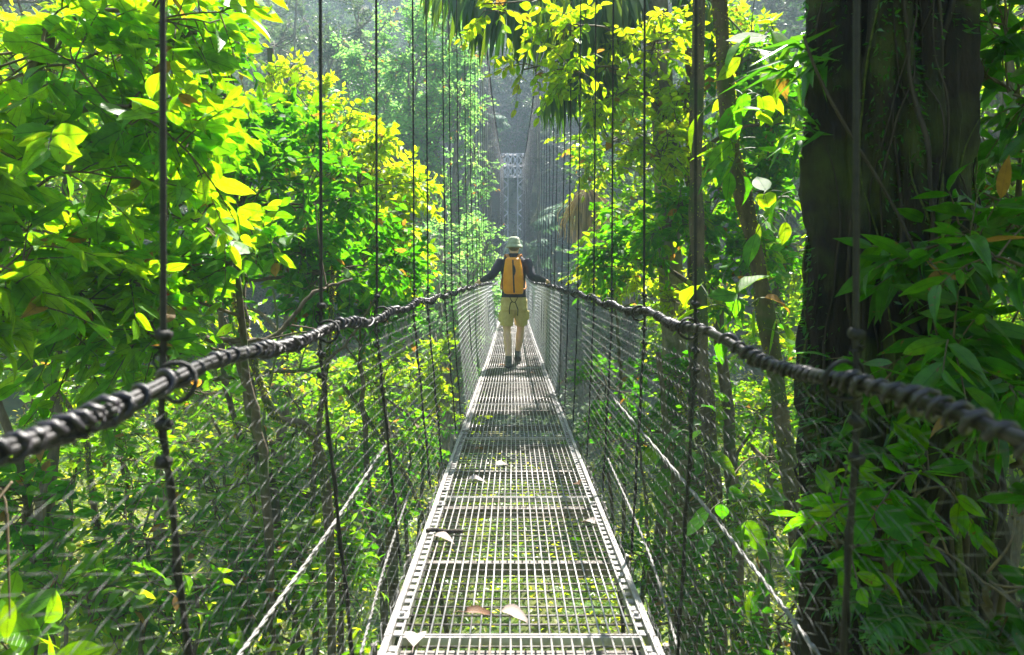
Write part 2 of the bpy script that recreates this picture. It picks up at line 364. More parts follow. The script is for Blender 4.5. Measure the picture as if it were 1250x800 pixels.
# deck panels
CX=.022
def make_panel():
    g=MB(); L=1.44
    n=23
    for x in np.linspace(-.345,.345,n):
        tubes(g,[(x,0,0),(x,L,0)],[.0031,.0031],6,caps=True)
    g2=MB()
    for y in np.arange(.03,L-.02,.062):
        tubes(g2,[(-.375,y,-.0075),(.375,y,-.0075)],[.0036,.0036],5,caps=True)
    fr=MB()
    for s in (-1,1):
        a,b=sorted((s*.408,s*.400)); box(fr,(a,0,-.045),(b,L-.006,.012))
        a,b=sorted((s*.424,s*.4085)); box(fr,(a,0,-.002),(b,L-.006,.004))
        a,b=sorted((s*.374,s*.368)); box(fr,(a,0,-.03),(b,L-.006,.006))
        for y in np.arange(.015,L-.04,.056):
            a,b=sorted((s*.398,s*.3755)); box(fr,(a,y,-.008),(b,y+.030,-.002))
    box(fr,(-.366,0,-.02),(.366,.006,.0055)); box(fr,(-.366,L-.013,-.02),(.366,L-.007,.0045))
    for s in (-1,1):
        for y in (.10,L-.16):
            a,b=sorted((s*.403-.006,s*.37+.006)); box(fr,(a,y,.0065),(b,y+.045,.010))
            tubes(fr,[(s*.386,y+.022,.010),(s*.386,y+.022,.020)],[.009,.009],6,caps=True)
    p=bpy.data.objects.new('deck_panel',None)
    return g,g2,fr
g1,g2,g3=make_panel()
panel0=g3.build('deck_panel',M['galv'],bridge,smooth=False)
b1=g1.build('tread_bars',M['galv'],panel0); b2=g2.build('cross_rods',M['rod'],panel0)
y0=-.76; ends=[]
for i in range(35):
    if i: 
        p=panel0.copy(); COL.objects.link(p)
        for c in (b1,b2):
            q=c.copy(); COL.objects.link(q); q.parent=p
        p.parent=bridge
    else: p=panel0
    za,zb=float(dz(y0)),float(dz(y0+1.44))
    p.location=np.array([CX+random.uniform(-.003,.003),y0,za])-bo
    p.rotation_euler=(math.atan2(zb-za,1.44),0,random.uniform(-.0015,.0015))
    ends.append(y0); y0+=1.44
bm_=MB(); box(bm_,(-.47,-.02,-.045),(.47,.02,0)); 
for s in (-1,1):
    tubes(bm_,[(s*.455,0,-.06),(s*.455,0,.03)],[.011,.011],8,caps=True)
cb0=bm_.build('crossbeam',M['rod'],bridge,smooth=False)
k=0
for y in ends:
    for dy in (0.0,.72):
        c=cb0 if k==0 else cb0.copy()
        if k: COL.objects.link(c)
        c.parent=bridge; c.location=np.array([CX,y+dy,float(dz(y+dy))-.054])-bo; k+=1
# handrails
def rail_pts(s,y):
    sag=.010*np.sin(y*7.2+s)+.006*np.sin(y*2.3+s*2)
    return np.stack([s*rx(y)+.006*np.sin(y*3.1),y,rz(y)+sag],-1)
for s in (-1,1):
    y=np.concatenate([np.arange(-.8,12,.02),np.arange(12,50,.15)])
    g=MB(); tubes(g,rail_pts(s,y),np.full(len(y),.0078),8,caps=True)
    # second strand laid alongside
    pp=rail_pts(s,y); pp[:,0]+=.006*np.sin(y*1.7); pp[:,2]+=-.009+.005*np.sin(y*2.6+s)
    tubes(g,pp,np.full(len(y),.0055),6,caps=True)
    rail=g.build('handrail',M['ropecore'],bridge,bo)
    g=MB()
    yy=np.arange(-.8,16,.0042); ph=np.cumsum(np.where(np.sin(yy*2.1+s)>-.82,2*math.pi/.034,2*math.pi/.08)*(1+.35*np.sin(yy*5.3+1.3*s)+.3*np.sin(yy*17.1))*.0042)
    c=rail_pts(s,yy); R=.0132+.0028*np.sin(yy*9)+.0022*np.sin(yy*31)+.0015*np.sin(yy*73)
    h=c+np.stack([np.cos(ph)*R,.010*np.cos(ph+.6),np.sin(ph)*R-.004],-1)
    tubes(g,h,.0050+.0011*np.sin(yy*43),6,caps=True)
    yy=np.arange(16,50,.02); ph=yy*2*math.pi/.12; c=rail_pts(s,yy)
    tubes(g,c+np.stack([np.cos(ph)*.02,0*yy,np.sin(ph)*.02],-1),np.full(len(yy),.0075),3)
    g.build('lacing',M['lacing'],rail,bo)
# chain link sides
for s in (-1,1):
    yc=6.2 if s<0 else 7.4
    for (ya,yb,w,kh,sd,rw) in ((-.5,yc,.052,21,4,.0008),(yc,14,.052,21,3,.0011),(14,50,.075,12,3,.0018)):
        g=MB()
        n=int((yb-ya)/w); sj=ya+np.arange(n)*w
        kk=np.arange(2*kh+1); t=kk/(2*kh)
        off=np.where(kk%2==0,-.5,.5)
        Yv=sj[:,None]+off[None]*w*1.06
        top=rz(Yv)-.02; bot=dz(Yv)-.02
        tt=t[None]+0*Yv
        Zv=top*(1-tt)+bot*tt
        bulge=.035*np.sin(math.pi*tt)*(np.sin(sj*1.1+s)*.6+.5)[:,None]
        Xv=s*(rx(Yv)*(1-tt)+.44*tt+bulge)+CX*tt + np.where(kk%2==0,.0026,-.0026)[None]*(1 if s>0 else -1)
        Yv=Yv+.008*np.sin(tt*6+sj[:,None]*3)
        # 3-pt rounding at bends: insert intermediate points so bends read as loops
        Pt=np.stack([Xv,Yv,Zv],-1)
        Pm=(Pt[:,:-1]+Pt[:,1:])/2; Pm[:,:,0]+=s*.003
        full=np.empty((n,Pt.shape[1]*2-1,3)); full[:,0::2]=Pt; full[:,1::2]=Pm
        tubes(g,full,np.full(full.shape[:2],rw),sd)
        g.build('wire_mesh',M['wire_shaded'] if ya<0 else M['wire'],bridge,bo)  # dark near copy, bright far copy: sunlight on the wire set by colour
    g=MB()
    # knotted lacing along the deck edge
    yy=np.arange(-.5,18,.012)
    e=np.stack([s*(.437+.008*np.sin(yy*41))+CX,yy,dz(yy)-.005+.016*np.sin(yy*53+s)],-1)
    tubes(g,e,np.full(len(yy),.003),3)
    g.build('edge_lacing',M['wire_shaded'],bridge,bo)
# hangers and main cables
def mz(y): return np.interp(y,[-3,0,5,10,15,20,28,36,43,50],[7.6,7.2,6.6,6.25,6.1,6.15,6.7,7.6,8.9,10.4])
def mx(y): return np.interp(y,[-3,10,50],[.60,.56,.60])
for s in (-1,1):
    y=np.linspace(-3,50,120)
    y2=np.linspace(50,75,12)
    g=MB(); tubes(g,np.stack([s*mx(y),y,mz(y)],-1),np.full(120,.022),8,caps=True)
    tubes(g,np.stack([s*(.6+(y2-50)*.05),y2,10.4-(y2-50)*.1+0*y2],-1),np.full(12,.022),6,caps=True)
    g.build('main_cable',M['darkcable'],bridge,bo)
hl=[.2,1.07,1.95,2.75,3.76,4.35,5.4,5.95,6.8,7.9,8.9,9.9]
hr=[.25,1.09,2.05,2.85,3.75,4.55,5.6,6.5,7.3,8.5,9.3,10.2]
for s,hh in ((-1,hl),(1,hr)):
    hh=list(hh)
    while hh[-1]<48.4: hh.append(hh[-1]+.92+random.uniform(-.14,.14)*(1 if hh[-1]<30 else .5))
    hh=hh[:49]
    for y in hh:
        g=MB()
        ly=y+random.uniform(-.03,.03)
        zt=float(mz(y)); zr=float(rz(y)); xr=s*(float(rx(y))+.02)
        pts=np.array([[s*float(mx(y))+random.uniform(-.012,.012),ly,zt],[s*.553,y,zr+1.5],[xr,y,zr+.05],[xr+s*.003,y,zr-.05],[s*.475+CX,y,float(dz(y))-.03]])
        rr=.0052 if y<30 else .007
        tubes(g,pts,np.full(5,rr),6 if y<14 else 4,caps=True)
        if y<10:   # doubled tail of the wire below the rail
            q=pts[2:].copy(); tt=np.linspace(0,1,40)[:,None]
            q=smoothpath(q,40)+np.stack([.007*np.cos(np.arange(40)*1.1),.007*np.sin(np.arange(40)*1.1),0*np.arange(40)],-1)
            tubes(g,q,np.full(40,.0028),3)
        h=g.build('hanger_cable',M['darkcable'],bridge,bo)
        if y<16:
            g=MB()
            for dzz in (.07,-.07,-.13):
                tubes(g,[(xr,y-.012,zr+dzz),(xr,y+.012,zr+dzz)],[.009,.009],6,caps=True)
                tubes(g,[(xr-.010,y,zr+dzz+.004),(xr+.012,y,zr+dzz-.002)],[.008,.008],6,caps=True)
            # loop of wire round the rail
            a=np.linspace(0,2*math.pi,15); 
            tubes(g,np.stack([s*rx(y)+.031*np.cos(a),y+.006*np.sin(a*2),zr+.031*np.sin(a)-.004],-1),np.full(15,.004),5)
            g.build('cable_clamp',M['darkcable'],h,bo)
# slanting stay ropes under the mesh
def stayrope(pts,r):
    g=MB(); p=smoothpath(pts,60); a=np.arange(60)*1.9
    for k_ in (0,math.pi):
        tubes(g,p+np.stack([r*.6*np.cos(a+k_),0*a,r*.6*np.sin(a+k_)],-1),np.full(60,r*.75),5,caps=True)
    g.build('stay_rope',M['stay'],bridge,bo)
stayrope([P(470,545,4.6),P(400,650,3.2),P(292,800,2.3),P(180,950,1.9)],.0085)
stayrope([P(745,482,4.8),P(868,628,3.2),P(1000,800,2.3),P(1100,940,1.9)],.0085)
stayrope([P(742,560,4.3),P(790,670,3.2),P(830,800,2.5)],.006)
stayrope([P(500,600,4.2),P(470,690,3.0),P(440,800,2.4)],.006)
# far pylon
pyl=MB(); DY=50.3
def bar(g,a,b,r): tubes(g,np.array([a,b]),[r,r],4,caps=True)
zb,zt=-1.2,10.42
py=None
legs=[]
for s in (-1,1):
    g=MB(); xi,xo=s*.36,s*.90; 
    for x in (xi,xo):
        for yy in (DY-.27,DY+.27): bar(g,(x,yy,zb),(x,yy,zt),.035)
    zz=zb; f=0
    while zz<zt-1.3:
        z2=zz+.52
        for yy in (DY-.27,DY+.27):
            a,b=(xi,xo) if f%2==0 else (xo,xi)
            bar(g,(a,yy,zz),(b,yy,z2),.02)
        for x in (xi,xo): bar(g,(x,DY-.27,zz),(x,DY+.27,z2),.018)
        zz=z2; f+=1
    legs.append(g)
head=MB()
for z in (8.75,9.55,10.4):
    for yy in (DY-.27,DY+.27): bar(head,(-.9,yy,z),(.9,yy,z),.032)
for i,(x0,x1) in enumerate(((-.9,-.36),(-.36,0),(0,.36),(.36,.9))):
    for (z0,z1) in ((8.75,9.55),(9.55,10.4)):
        for yy in (DY-.27,DY+.27):
            bar(head,(x0,yy,z0),(x1,yy,z1),.02); bar(head,(x0,yy,z1),(x1,yy,z0),.02)
            box(head,((x0+x1)/2-.09,yy-.03,(z0+z1)/2-.09),((x0+x1)/2+.09,yy+.03,(z0+z1)/2+.09))
pyo=head.build('pylon',M['tower'],bridge,bo,smooth=False)
for g in legs: g.build('pylon_leg',M['tower'],pyo,bo,smooth=False)
for o in pyo.children: o.location=(0,0,0)

# ================================================================== things on the deck
def fallen(label,px,py,size,ax,mat='dry_leaf',cat='leaf',tilt=.25,name='fallen_leaf',tpl=T_hiwide):
    y=(CZ+.1)*FP/(py-HY)
    for _ in range(4): y=(CZ-float(dz(y))-.01)*FP/(py-HY)
    x=(px-HX)/FP*y; z=float(dz(y))+.012
    g=MB(); p=np.array([[x,y,z]])
    place(g,tpl,p,np.array([[math.cos(ax),math.sin(ax),tilt]]),np.array([[rng.normal(0,.25),rng.normal(0,.25),1.]]),np.array([size]),np.array([rng.uniform(.3,1)]),curl=np.array([1.6]))
    a=np.array([math.cos(ax),math.sin(ax),0.])
    tubes(g,np.array([p[0],p[0]-a*size*.15+[0,0,.004],p[0]-a*size*.3]),[.0016,.0016,.001],4)
    o=g.build(name,M[mat],None,(x,y,z)); tag(o,label,cat,'fallen leaves on the bridge deck'); return o
fallen('large pale dry leaf lying at the near left corner of the grating deck',505,790,.125,1.6)
fallen('curled pale leaf with dark stalk lying low on the middle of the grating',612,746,.10,-.5)
fallen('reddish brown withered leaf beside the curled pale leaf on the grating',566,748,.11,.1,'brown_leaf',tpl=T_long)
fallen('grey leaf lying just below the dark bark strip on the left of the deck',530,655,.09,-.3)
fallen('pale leaf lying left of centre just above the first bright deck seam',572,586,.10,.1)
fallen('small white leaf lying right above the pale leaf near the first bright seam',606,568,.085,.4)
fallen('small brown leaf lying against the right edge bars near the first bright seam',707,592,.07,1.9,'brown_leaf')
fallen('small pale leaf lying on the deck centre above the second seam',625,521,.09,.2)
fallen('pale leaf caught on the right edge bars beside the tree side mesh',726,640,.09,2.2)
fallen('tiny grey brown leaf on the left half of the deck above the second seam',580,549,.08,.8,'brown_leaf')
fallen('brown leaf lying just left of the walking man\'s near shoe',609,446,.12,.1,'brown_leaf')
fallen('light leaf near the right edge of the deck behind the walking man',668,484,.12,.1)
fallen('small leaf lying right of the walking man near the far seam',648,456,.08,.6,'brown_leaf')
fallen('flat whitish leaf near the left edge of the deck above the second seam',563,527,.1,.3)
g=MB(); yb=(CZ+.0)*FP/(648-HY)
n=26; t=np.linspace(0,1,n)
pb=np.stack([(520-HX)/FP*yb+t*.165,yb+.01*np.sin(t*5),float(dz(yb))+.017+.003*np.sin(t*9)],-1)
tubes(g,pb,.008+.003*np.abs(np.sin(t*26)),7,caps=True)
tag(g.build('bark_strip',M['root'],None,pb[0]),'dark ridged strip of bark lying across the left side of the deck','bark strip')

# ================================================================== PERSON
MP={}
MP['skin']=pmat('skin',(.70,.42,.31),(.82,.53,.41),12,.5,0,.05,.002)
MP['shirt']=pmat('shirt',(.012,.013,.028),(.028,.028,.05),14,.75,0,.4,.01)
MP['shorts']=pmat('shorts',(.56,.43,.18),(.70,.57,.27),16,.8,0,.5,.012)
MP['hat']=pmat('hat',(.34,.38,.27),(.50,.54,.42),30,.85,0,.3,.004)
MP['pack']=pmat('pack',(.88,.30,.004),(.96,.38,.008),9,.5,0,.5,.012)
MP['black']=pmat('black',(.01,.01,.012),(.03,.03,.03),40,.6,0,.2,.002)
MP['shoe']=pmat('shoe',(.05,.055,.06),(.11,.12,.125),40,.7,0,.3,.003)
MP['sock']=pmat('sock',(.10,.11,.11),(.18,.19,.19),60,.9,0,.3,.003)
MP['strap']=pmat('strap',(.5,.16,.03),(.62,.25,.05),20,.6,0,.2,.002)
MP['hair']=pmat('hair',(.12,.09,.06),(.28,.23,.18),60,.7,0,.3,.003)
MP['eye']=pmat('eye',(.75,.75,.72),(.8,.8,.78),5,.2,0,0)
def loft(g, rings, n=20, ex=2.0):
    """rings: (cx,cy,cz,rx,ry[,tilt vector]) horizontal by default, closed with caps"""
    th=np.arange(n)*2*math.pi/n; c,s=np.cos(th),np.sin(th)
    cx=np.sign(c)*np.abs(c)**(2/ex); sy=np.sign(s)*np.abs(s)**(2/ex)
    V=[];k=len(rings)
    for r in rings: V.append(np.stack([r[0]+cx*r[3],r[1]+sy*r[4],np.full(n,r[2])],-1))
    V=np.concatenate(V); i=np.arange(k*n).reshape(k,n); j=np.roll(i,-1,1)
    F=np.stack([i[:-1],j[:-1],j[1:],i[1:]],-1).reshape(-1,4); n0=g.n
    g.add(V,F); g.F.setdefault((n,0),[]).extend([i[:1,::-1]+n0,i[-1:]+n0])
def limb(g,pts,rad,n=12,m=24):
    p=smoothpath(pts,m); r=np.interp(np.linspace(0,len(rad)-1,m),np.arange(len(rad)),rad)
    tubes(g,p,r,n,caps=True)
def remesh(o,vox,sm=4,fac=.5):
    r=o.modifiers.new('r','REMESH'); r.mode='VOXEL'; r.voxel_size=vox; r.use_smooth_shade=True
    if sm:
        q=o.modifiers.new('s','SMOOTH'); q.iterations=sm; q.factor=fac
MY=9.5; FX=.012; DZ=float(dz(MY))
man=empty('person',(FX,MY,DZ),'man walking away in bucket hat, dark long sleeves and khaki shorts, hands on both rails','person')
mo=np.array([FX,MY,DZ])
def zpx(py): return CZ-(py-HY)*MY/FP
lf=np.array([FX-.07,MY-.20,DZ+.02]); rf=np.array([FX+.06,MY+.34,DZ+.02])
hipL=np.array([FX-.088,MY,.80]); hipR=np.array([FX+.10,MY,.80])
knL=np.array([FX-.092,MY+.03,.40]); knR=np.array([FX+.098,MY+.17,.415])
anL=np.array([FX-.068,MY-.18,.035-.04]); anR=np.array([FX+.06,MY+.34,.060])
shL=np.array([FX-.17,MY,1.375]); shR=np.array([FX+.18,MY,1.375])
elL=np.array([FX-.30,MY-.10,1.175]); elR=np.array([FX+.255,MY-.13,1.16])
yh=MY+.08
wrL=np.array([-.452,yh-.02,float(rz(yh))+.058]); wrR=np.array([.462,yh-.05,float(rz(yh))+.062])
hdL=np.array([-.497,yh+.03,float(rz(yh))+.040]); hdR=np.array([.497,yh+.02,float(rz(yh))+.040])
g=MB()
hc=np.array([FX+.004,MY+.015,1.585])
loft(g,[(hc[0],hc[1]+.01,hc[2]-.115,.035,.045),(hc[0],hc[1]+.012,hc[2]-.10,.055,.07),(hc[0],hc[1]+.01,hc[2]-.05,.069,.088),(hc[0],hc[1],hc[2],.076,.096),(hc[0],hc[1],hc[2]+.05,.073,.09),(hc[0],hc[1],hc[2]+.09,.05,.062),(hc[0],hc[1],hc[2]+.108,.02,.025)],20)
limb(g,[hc+[0,-.01,-.02],hc+[0,-.02,-.10],hc+[0,-.02,-.20]],[.052,.056,.07])
limb(g,[hc+[0,.09,.01],hc+[0,.112,-.03]],[.008,.016],8,5)                 # nose
limb(g,[hc+[-.02,.088,-.072],hc+[.02,.088,-.072]],[.008,.008],8,4)       # lips
limb(g,[hc+[0,.07,-.10],hc+[0,.085,-.105]],[.02,.014],8,4)                # chin
for s in (-1,1):
    limb(g,[hc+[s*.077,-.004,.015],hc+[s*.084,-.012,.0],hc+[s*.077,-.004,-.028]],[.008,.013,.008],8,8)
loft(g,[(FX,MY,.82,.14,.09),(FX,MY,1.0,.13,.08),(FX,MY,1.2,.15,.09),(FX,MY,1.36,.15,.08),(FX,MY,1.44,.07,.06)],20)
def tilt(v,on):
    v=np.asarray(v,float); c_,s_=(math.cos(.36),math.sin(-.36)) if on else (1,0)
    return np.array([v[0],v[1]*c_-v[2]*s_,v[1]*s_+v[2]*c_])
for h,k_,a,f,tw in ((hipL,knL,anL,lf,-1),(hipR,knR,anR,rf,1)):
    limb(g,[h,(h+k_)/2,k_,k_*.62+a*.38+[0,-.015,0],a],[.078,.068,.052,.056,.034])
    limb(g,[a+tilt([0,-.03,-.045],tw>0),a+tilt([0,.06,-.065],tw>0),a+tilt([0,.13,-.068],tw>0)],[.03,.03,.022],8,8)
for sh,el,wr,hd,s in ((shL,elL,wrL,hdL,-1),(shR,elR,wrR,hdR,1)):
    limb(g,[sh,el,wr],[.045,.036,.026])
    limb(g,[wr,(wr+hd)/2+[0,0,.004],hd],[.022,.028,.024],10,8)
    # fingers draping over the rope to the outside, thumb inside
    fwd=np.array([s*.75,.55,0]); 
    for q,(off,ln) in enumerate(((-.030,.85),(-.010,1.),(.010,.97),(.029,.78))):
        b=hd+np.array([s*-.004,off+.012,0.002])
        limb(g,[b,b+np.array([s*.028,.012,-.004])*ln,b+np.array([s*.046,.016,-.026])*ln,b+np.array([s*.046,.018,-.052])*ln],[.0095,.009,.0085,.0065],8,10)
    b=wr*.45+hd*.55+np.array([0,.018,-.004])
    limb(g,[b,b+np.array([-s*-.004,.034,-.012]),b+np.array([s*-.002,.052,-.034])],[.011,.010,.0075],8,8)
body=g.build('body',MP['skin'],man,mo); remesh(body,.006,2)
g=MB()
loft(g,[(hc[0],hc[1]-.012,hc[2]-.075,.05,.06),(hc[0],hc[1]-.014,hc[2]-.03,.074,.086),(hc[0],hc[1]-.010,hc[2]+.04,.078,.09),(hc[0],hc[1]-.006,hc[2]+.08,.06,.075)],20)
g.build('hair',MP['hair'],man,mo)
for s in (-1,1):
    g=MB(); loft(g,[(hc[0]+s*.03,hc[1]+.086,hc[2]-.01+q,math.sqrt(max(.0001,.0121**2-q*q)),math.sqrt(max(.0001,.0121**2-q*q))) for q in np.linspace(-.0115,.0115,7)],10); g.build('eye',MP['eye'],man,mo)
g=MB()
loft(g,[(FX+.004,MY-.005,.865,.182,.115),(FX+.004,MY,.93,.170,.112),(FX,MY,1.05,.160,.112),(FX,MY,1.18,.172,.118),(FX,MY-.004,1.30,.188,.118),(FX+.003,MY,1.37,.185,.105),(FX+.003,MY,1.415,.145,.085),(FX+.004,MY,1.455,.085,.07),(FX+.004,MY-.002,1.485,.066,.066)],24,2.3)
for sh,el,wr in ((shL,elL,wrL),(shR,elR,wrR)):
    limb(g,[sh+[0,0,.0],sh*.5+el*.5+[0,0,.004],el,el*.45+wr*.55,wr*.93+el*.07],[.074,.068,.060,.048,.036],14)
sh_=g.build('shirt',MP['shirt'],man,mo); remesh(sh_,.011,5)
g=MB()
loft(g,[(FX+.004,MY,.69,.19,.12),(FX+.004,MY,.78,.182,.122),(FX+.004,MY,.86,.175,.112),(FX+.004,MY,.905,.166,.10)],24,2.4)
for h,k_,s in ((hipL,knL,-1),(hipR,knR,1)):
    e=h*.18+k_*.82; limb(g,[h+[0,0,.03],(h+e)/2,e+[s*.008,0,.0]],[.094,.096,.094],16)
    limb(g,[h*.55+k_*.45+[s*.085,0,.05],h*.42+k_*.58+[s*.088,0,-.02]],[.038,.040],10)   # cargo pocket
so=g.build('shorts',MP['shorts'],man,mo); remesh(so,.011,4)
# hat
g=MB(); hz=hc[2]
loft(g,[(hc[0],hc[1],hz-.022,.120,.132),(hc[0],hc[1],hz-.014,.122,.134),(hc[0],hc[1],hz+.012,.100,.114),(hc[0],hc[1],hz+.036,.086,.102),(hc[0],hc[1],hz+.085,.080,.095),(hc[0],hc[1],hz+.118,.070,.083),(hc[0],hc[1],hz+.130,.045,.055),(hc[0],hc[1],hz+.133,.01,.01)],28)
hat=g.build('bucket_hat',MP['hat'],man,mo)
g=MB(); loft(g,[(hc[0],hc[1],hz+.036,.0885,.1045),(hc[0],hc[1],hz+.054,.0865,.102)],28); g.build('hat_band',MP['hat'],hat,mo)
for a,f,nm in ((anL,lf,'l'),(anR,rf,'r')):
    g=MB(); limb(g,[a+[0,0,.075],a+[0,0,.03],a+[0,0,-.02]],[.043,.044,.045],14,8); g.build('sock',MP['sock'],man,mo)
    g=MB(); base=a+[0,-.005,0]; z0=a[2]-.090 if nm=='r' else DZ+.008
    loft(g,[(base[0],base[1]+.055,z0+.0,.046,.130),(base[0],base[1]+.055,z0+.022,.050,.137),(base[0],base[1]+.045,z0+.05,.046,.118),(base[0],base[1]+.012,z0+.078,.043,.072),(base[0],base[1]-.002,z0+.112,.043,.052)],20,2.3)
    g.V=[np.array([a+tilt(q-a,nm=='r') for q in v]) for v in g.V]; s_=g.build('shoe',MP['shoe'],man,mo)
    g=MB(); loft(g,[(base[0],base[1]+.055,z0-.004,.050,.137),(base[0],base[1]+.055,z0+.018,.053,.141)],20,2.3); g.V=[np.array([a+tilt(q-a,nm=='r') for q in v]) for v in g.V]; g.build('sole',MP['black'],s_,mo)
# backpack
pack=empty('backpack',(FX-.005,MY-.14,.93),'slim orange backpack with black centre zip worn on the walking man\'s back','backpack')
po=np.array(pack.location)
g=MB(); cx=FX-.006; cy=MY-.185
prof=[(.915,.105,.03,.02),(.925,.128,.055,.012),(.96,.137,.075,.004),(1.05,.140,.088,0),(1.15,.136,.090,-.002),(1.25,.128,.082,-.004),(1.34,.116,.068,-.006),(1.395,.104,.050,-.006),(1.418,.085,.03,-.004),(1.424,.06,.014,-.004)]
rr=[]
for i in range(len(prof)-1):
    for t in np.linspace(0,1,5,endpoint=False):
        a=[prof[i][q]*(1-t)+prof[i+1][q]*t for q in range(4)]; rr.append((cx+a[3]*.6,cy+.085-a[2]*.0,a[0],a[1]*(1+.012*math.sin(a[0]*60)),a[2]+.0))
loft(g,[(r[0],MY-.13-r[4]*.35,r[2],r[3],r[4]) for r in rr],28,2.8)
pk=g.build('pack_body',MP['pack'],pack,po)
zp=MB(); n=24
zz=np.linspace(.935,1.385,n); xx=cx+.012-.018*(zz-.935)/.45
dep=np.interp(zz,[p[0] for p in prof],[p[2] for p in prof]); yy=MY-.13-dep*.35-dep-.0015
Pz=np.stack([xx,yy,zz],-1)
V=np.concatenate([Pz+[-.010,0,0],Pz+[.010,0,0],Pz+[.010,-.006,0],Pz+[-.010,-.006,0]]); 
F=[];
for i in range(n-1):
    for a,b in ((0,1),(1,2),(2,3),(3,0)): F.append((a*n+i,b*n+i,b*n+i+1,a*n+i+1))
zp.add(V,np.array(F)); zp.build('zip',MP['black'],pack,po)
g=MB()
limb(g,[(cx+.012,yy[-6]-.012,1.31),(cx+.020,yy[-8]-.014,1.24),(cx+.014,yy[-10]-.01,1.17)],[.004,.014,.004],8,8); g.build('zip_pull',MP['black'],pack,po)
for s in (-1,1):
    g=MB()
    p=smoothpath([(cx+s*.062,MY-.15,1.405),(cx+s*.082,MY-.10,1.447),(cx+s*.098,MY-.02,1.462),(cx+s*.115,MY+.09,1.40),(cx+s*.13,MY+.135,1.22),(cx+s*.165,MY+.06,1.02),(cx+s*.135,MY-.10,.98)],30)
    off=np.array([.020,0,0]); th=np.array([0,-.003,.008])
    V=np.concatenate([p-off-th,p+off-th,p+off+th,p-off+th]); F=[]
    for i in range(29):
        for a,b in ((0,1),(1,2),(2,3),(3,0)): F.append((a*30+i,b*30+i,b*30+i+1,a*30+i+1))
    g.add(V,np.array(F)); g.build('shoulder_strap',MP['strap'],pack,po)
    g=MB(); p=smoothpath([(cx+s*.12,MY-.145,1.28),(cx+s*.142,MY-.155,1.16),(cx+s*.138,MY-.14,.98)],12)
    tubes(g,p,np.full(12,.004),5,caps=True); g.build('side_seam',MP['strap'],pack,po)
g=MB(); yb_=MY-.165
tubes(g,smoothpath([(cx-.05,yb_,.925),(cx-.045,yb_,.87),(cx-.015,yb_-.005,.815),(cx+.02,yb_-.005,.805),(cx+.05,yb_,.85),(cx+.075,yb_,.925)],24),np.full(24,.0055),6,caps=True)
for a,b in (((cx-.04,yb_,.79),(cx-.055,yb_,.70)),((cx+.03,yb_,.80),(cx+.065,yb_,.70)),((cx-.055,yb_,.70),(cx-.05,yb_,.64)),((cx+.065,yb_,.71),(cx+.06,yb_,.62)),((cx-.015,yb_,.815),(cx-.04,yb_,.79)),((cx+.02,yb_,.805),(cx+.03,yb_,.80))):
    limb(g,[a,b],[.0065,.008],6,4)
g.build('dangling_cord',MP['black'],pack,po)

# ================================================================== VEGETATION
def bl(px,py,d,r,nt,*rb): return (P(px,py,d),r,nt,*rb)
# --- left bank, near
tree('broadleaf_tree','big leaved bright green tree filling the upper left corner beside the bridge','tree',
     [P(-60,700,3.6),P(-20,420,3.5),P(10,200,3.4),P(60,30,3.4)],.07,.03,
     [bl(60,60,3.2,(.7,.4,.42),34),bl(160,130,3.2,(.5,.35,.40),34),bl(40,230,3.0,(.5,.35,.4),30),bl(15,380,2.8,(.35,.3,.35),20),bl(200,20,3.5,(.45,.35,.3),24),bl(70,330,3.6,(.55,.35,.35),26)],
     'leaf_big',twl=.36,k=7,size=.175,tpl=T_hi,droop=.35,tw=.004,Kper=13,rbias=(.38,1))
tree('leafy_sapling','slim sapling with large paired leaves in front of the left hanger above the rope','tree',
     [P(330,700,4.6),P(300,450,4.4),P(285,330,4.2),P(240,200,4.0)],.035,.012,
     [bl(200,250,3.9,(.45,.4,.35),34),bl(310,330,4.2,(.38,.35,.28),26),bl(120,380,3.6,(.5,.5,.42),52),bl(190,430,3.8,(.38,.35,.25),24),bl(240,170,4.2,(.35,.4,.4),26)],
     'leaf_big',twl=.38,k=6,size=.155,tpl=T_hi,droop=.3,tw=.004,Kper=9,rbias=(.2,.95))
tree('bushy_tree','dense mid green tree rising behind the big leaved tree on the left bank','tree',
     [P(330,640,6.2),P(300,480,6.1),P(290,300,6),P(280,120,6)],.08,.03,
     [bl(290,120,6.0,(.62,.6,.75),80),bl(300,240,5.6,(.8,.6,.65),100),bl(200,80,6.0,(.8,.5,.8),55),bl(380,250,6.2,(.65,.6,.65),110),bl(400,330,6.0,(.65,.6,.35),80),bl(230,340,5.8,(.8,.6,.45),80),bl(250,20,6,(.3,.5,.35),24),bl(345,170,6.4,(.45,.6,.4),50)],
     'leaf_green',twl=.36,k=7,size=.135,tpl=T_mid,droop=.35,Kper=15,rbias=(.1,1))
tree('yellow_leaved_tree','yellow green tree glowing in the sun left of the walking man','tree',
     [P(480,700,8.5),P(470,520,8.4),P(450,380,8.3),P(430,250,8.3)],.09,.03,
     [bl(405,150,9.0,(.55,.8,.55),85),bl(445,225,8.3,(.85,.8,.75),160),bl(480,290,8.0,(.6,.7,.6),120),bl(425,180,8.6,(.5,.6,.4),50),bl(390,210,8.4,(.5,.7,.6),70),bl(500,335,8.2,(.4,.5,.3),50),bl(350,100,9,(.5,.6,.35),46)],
     'leaf_yellow',twl=.36,k=7,size=.13,tpl=T_mid,droop=.5,Kper=15,rbias=(.15,1))
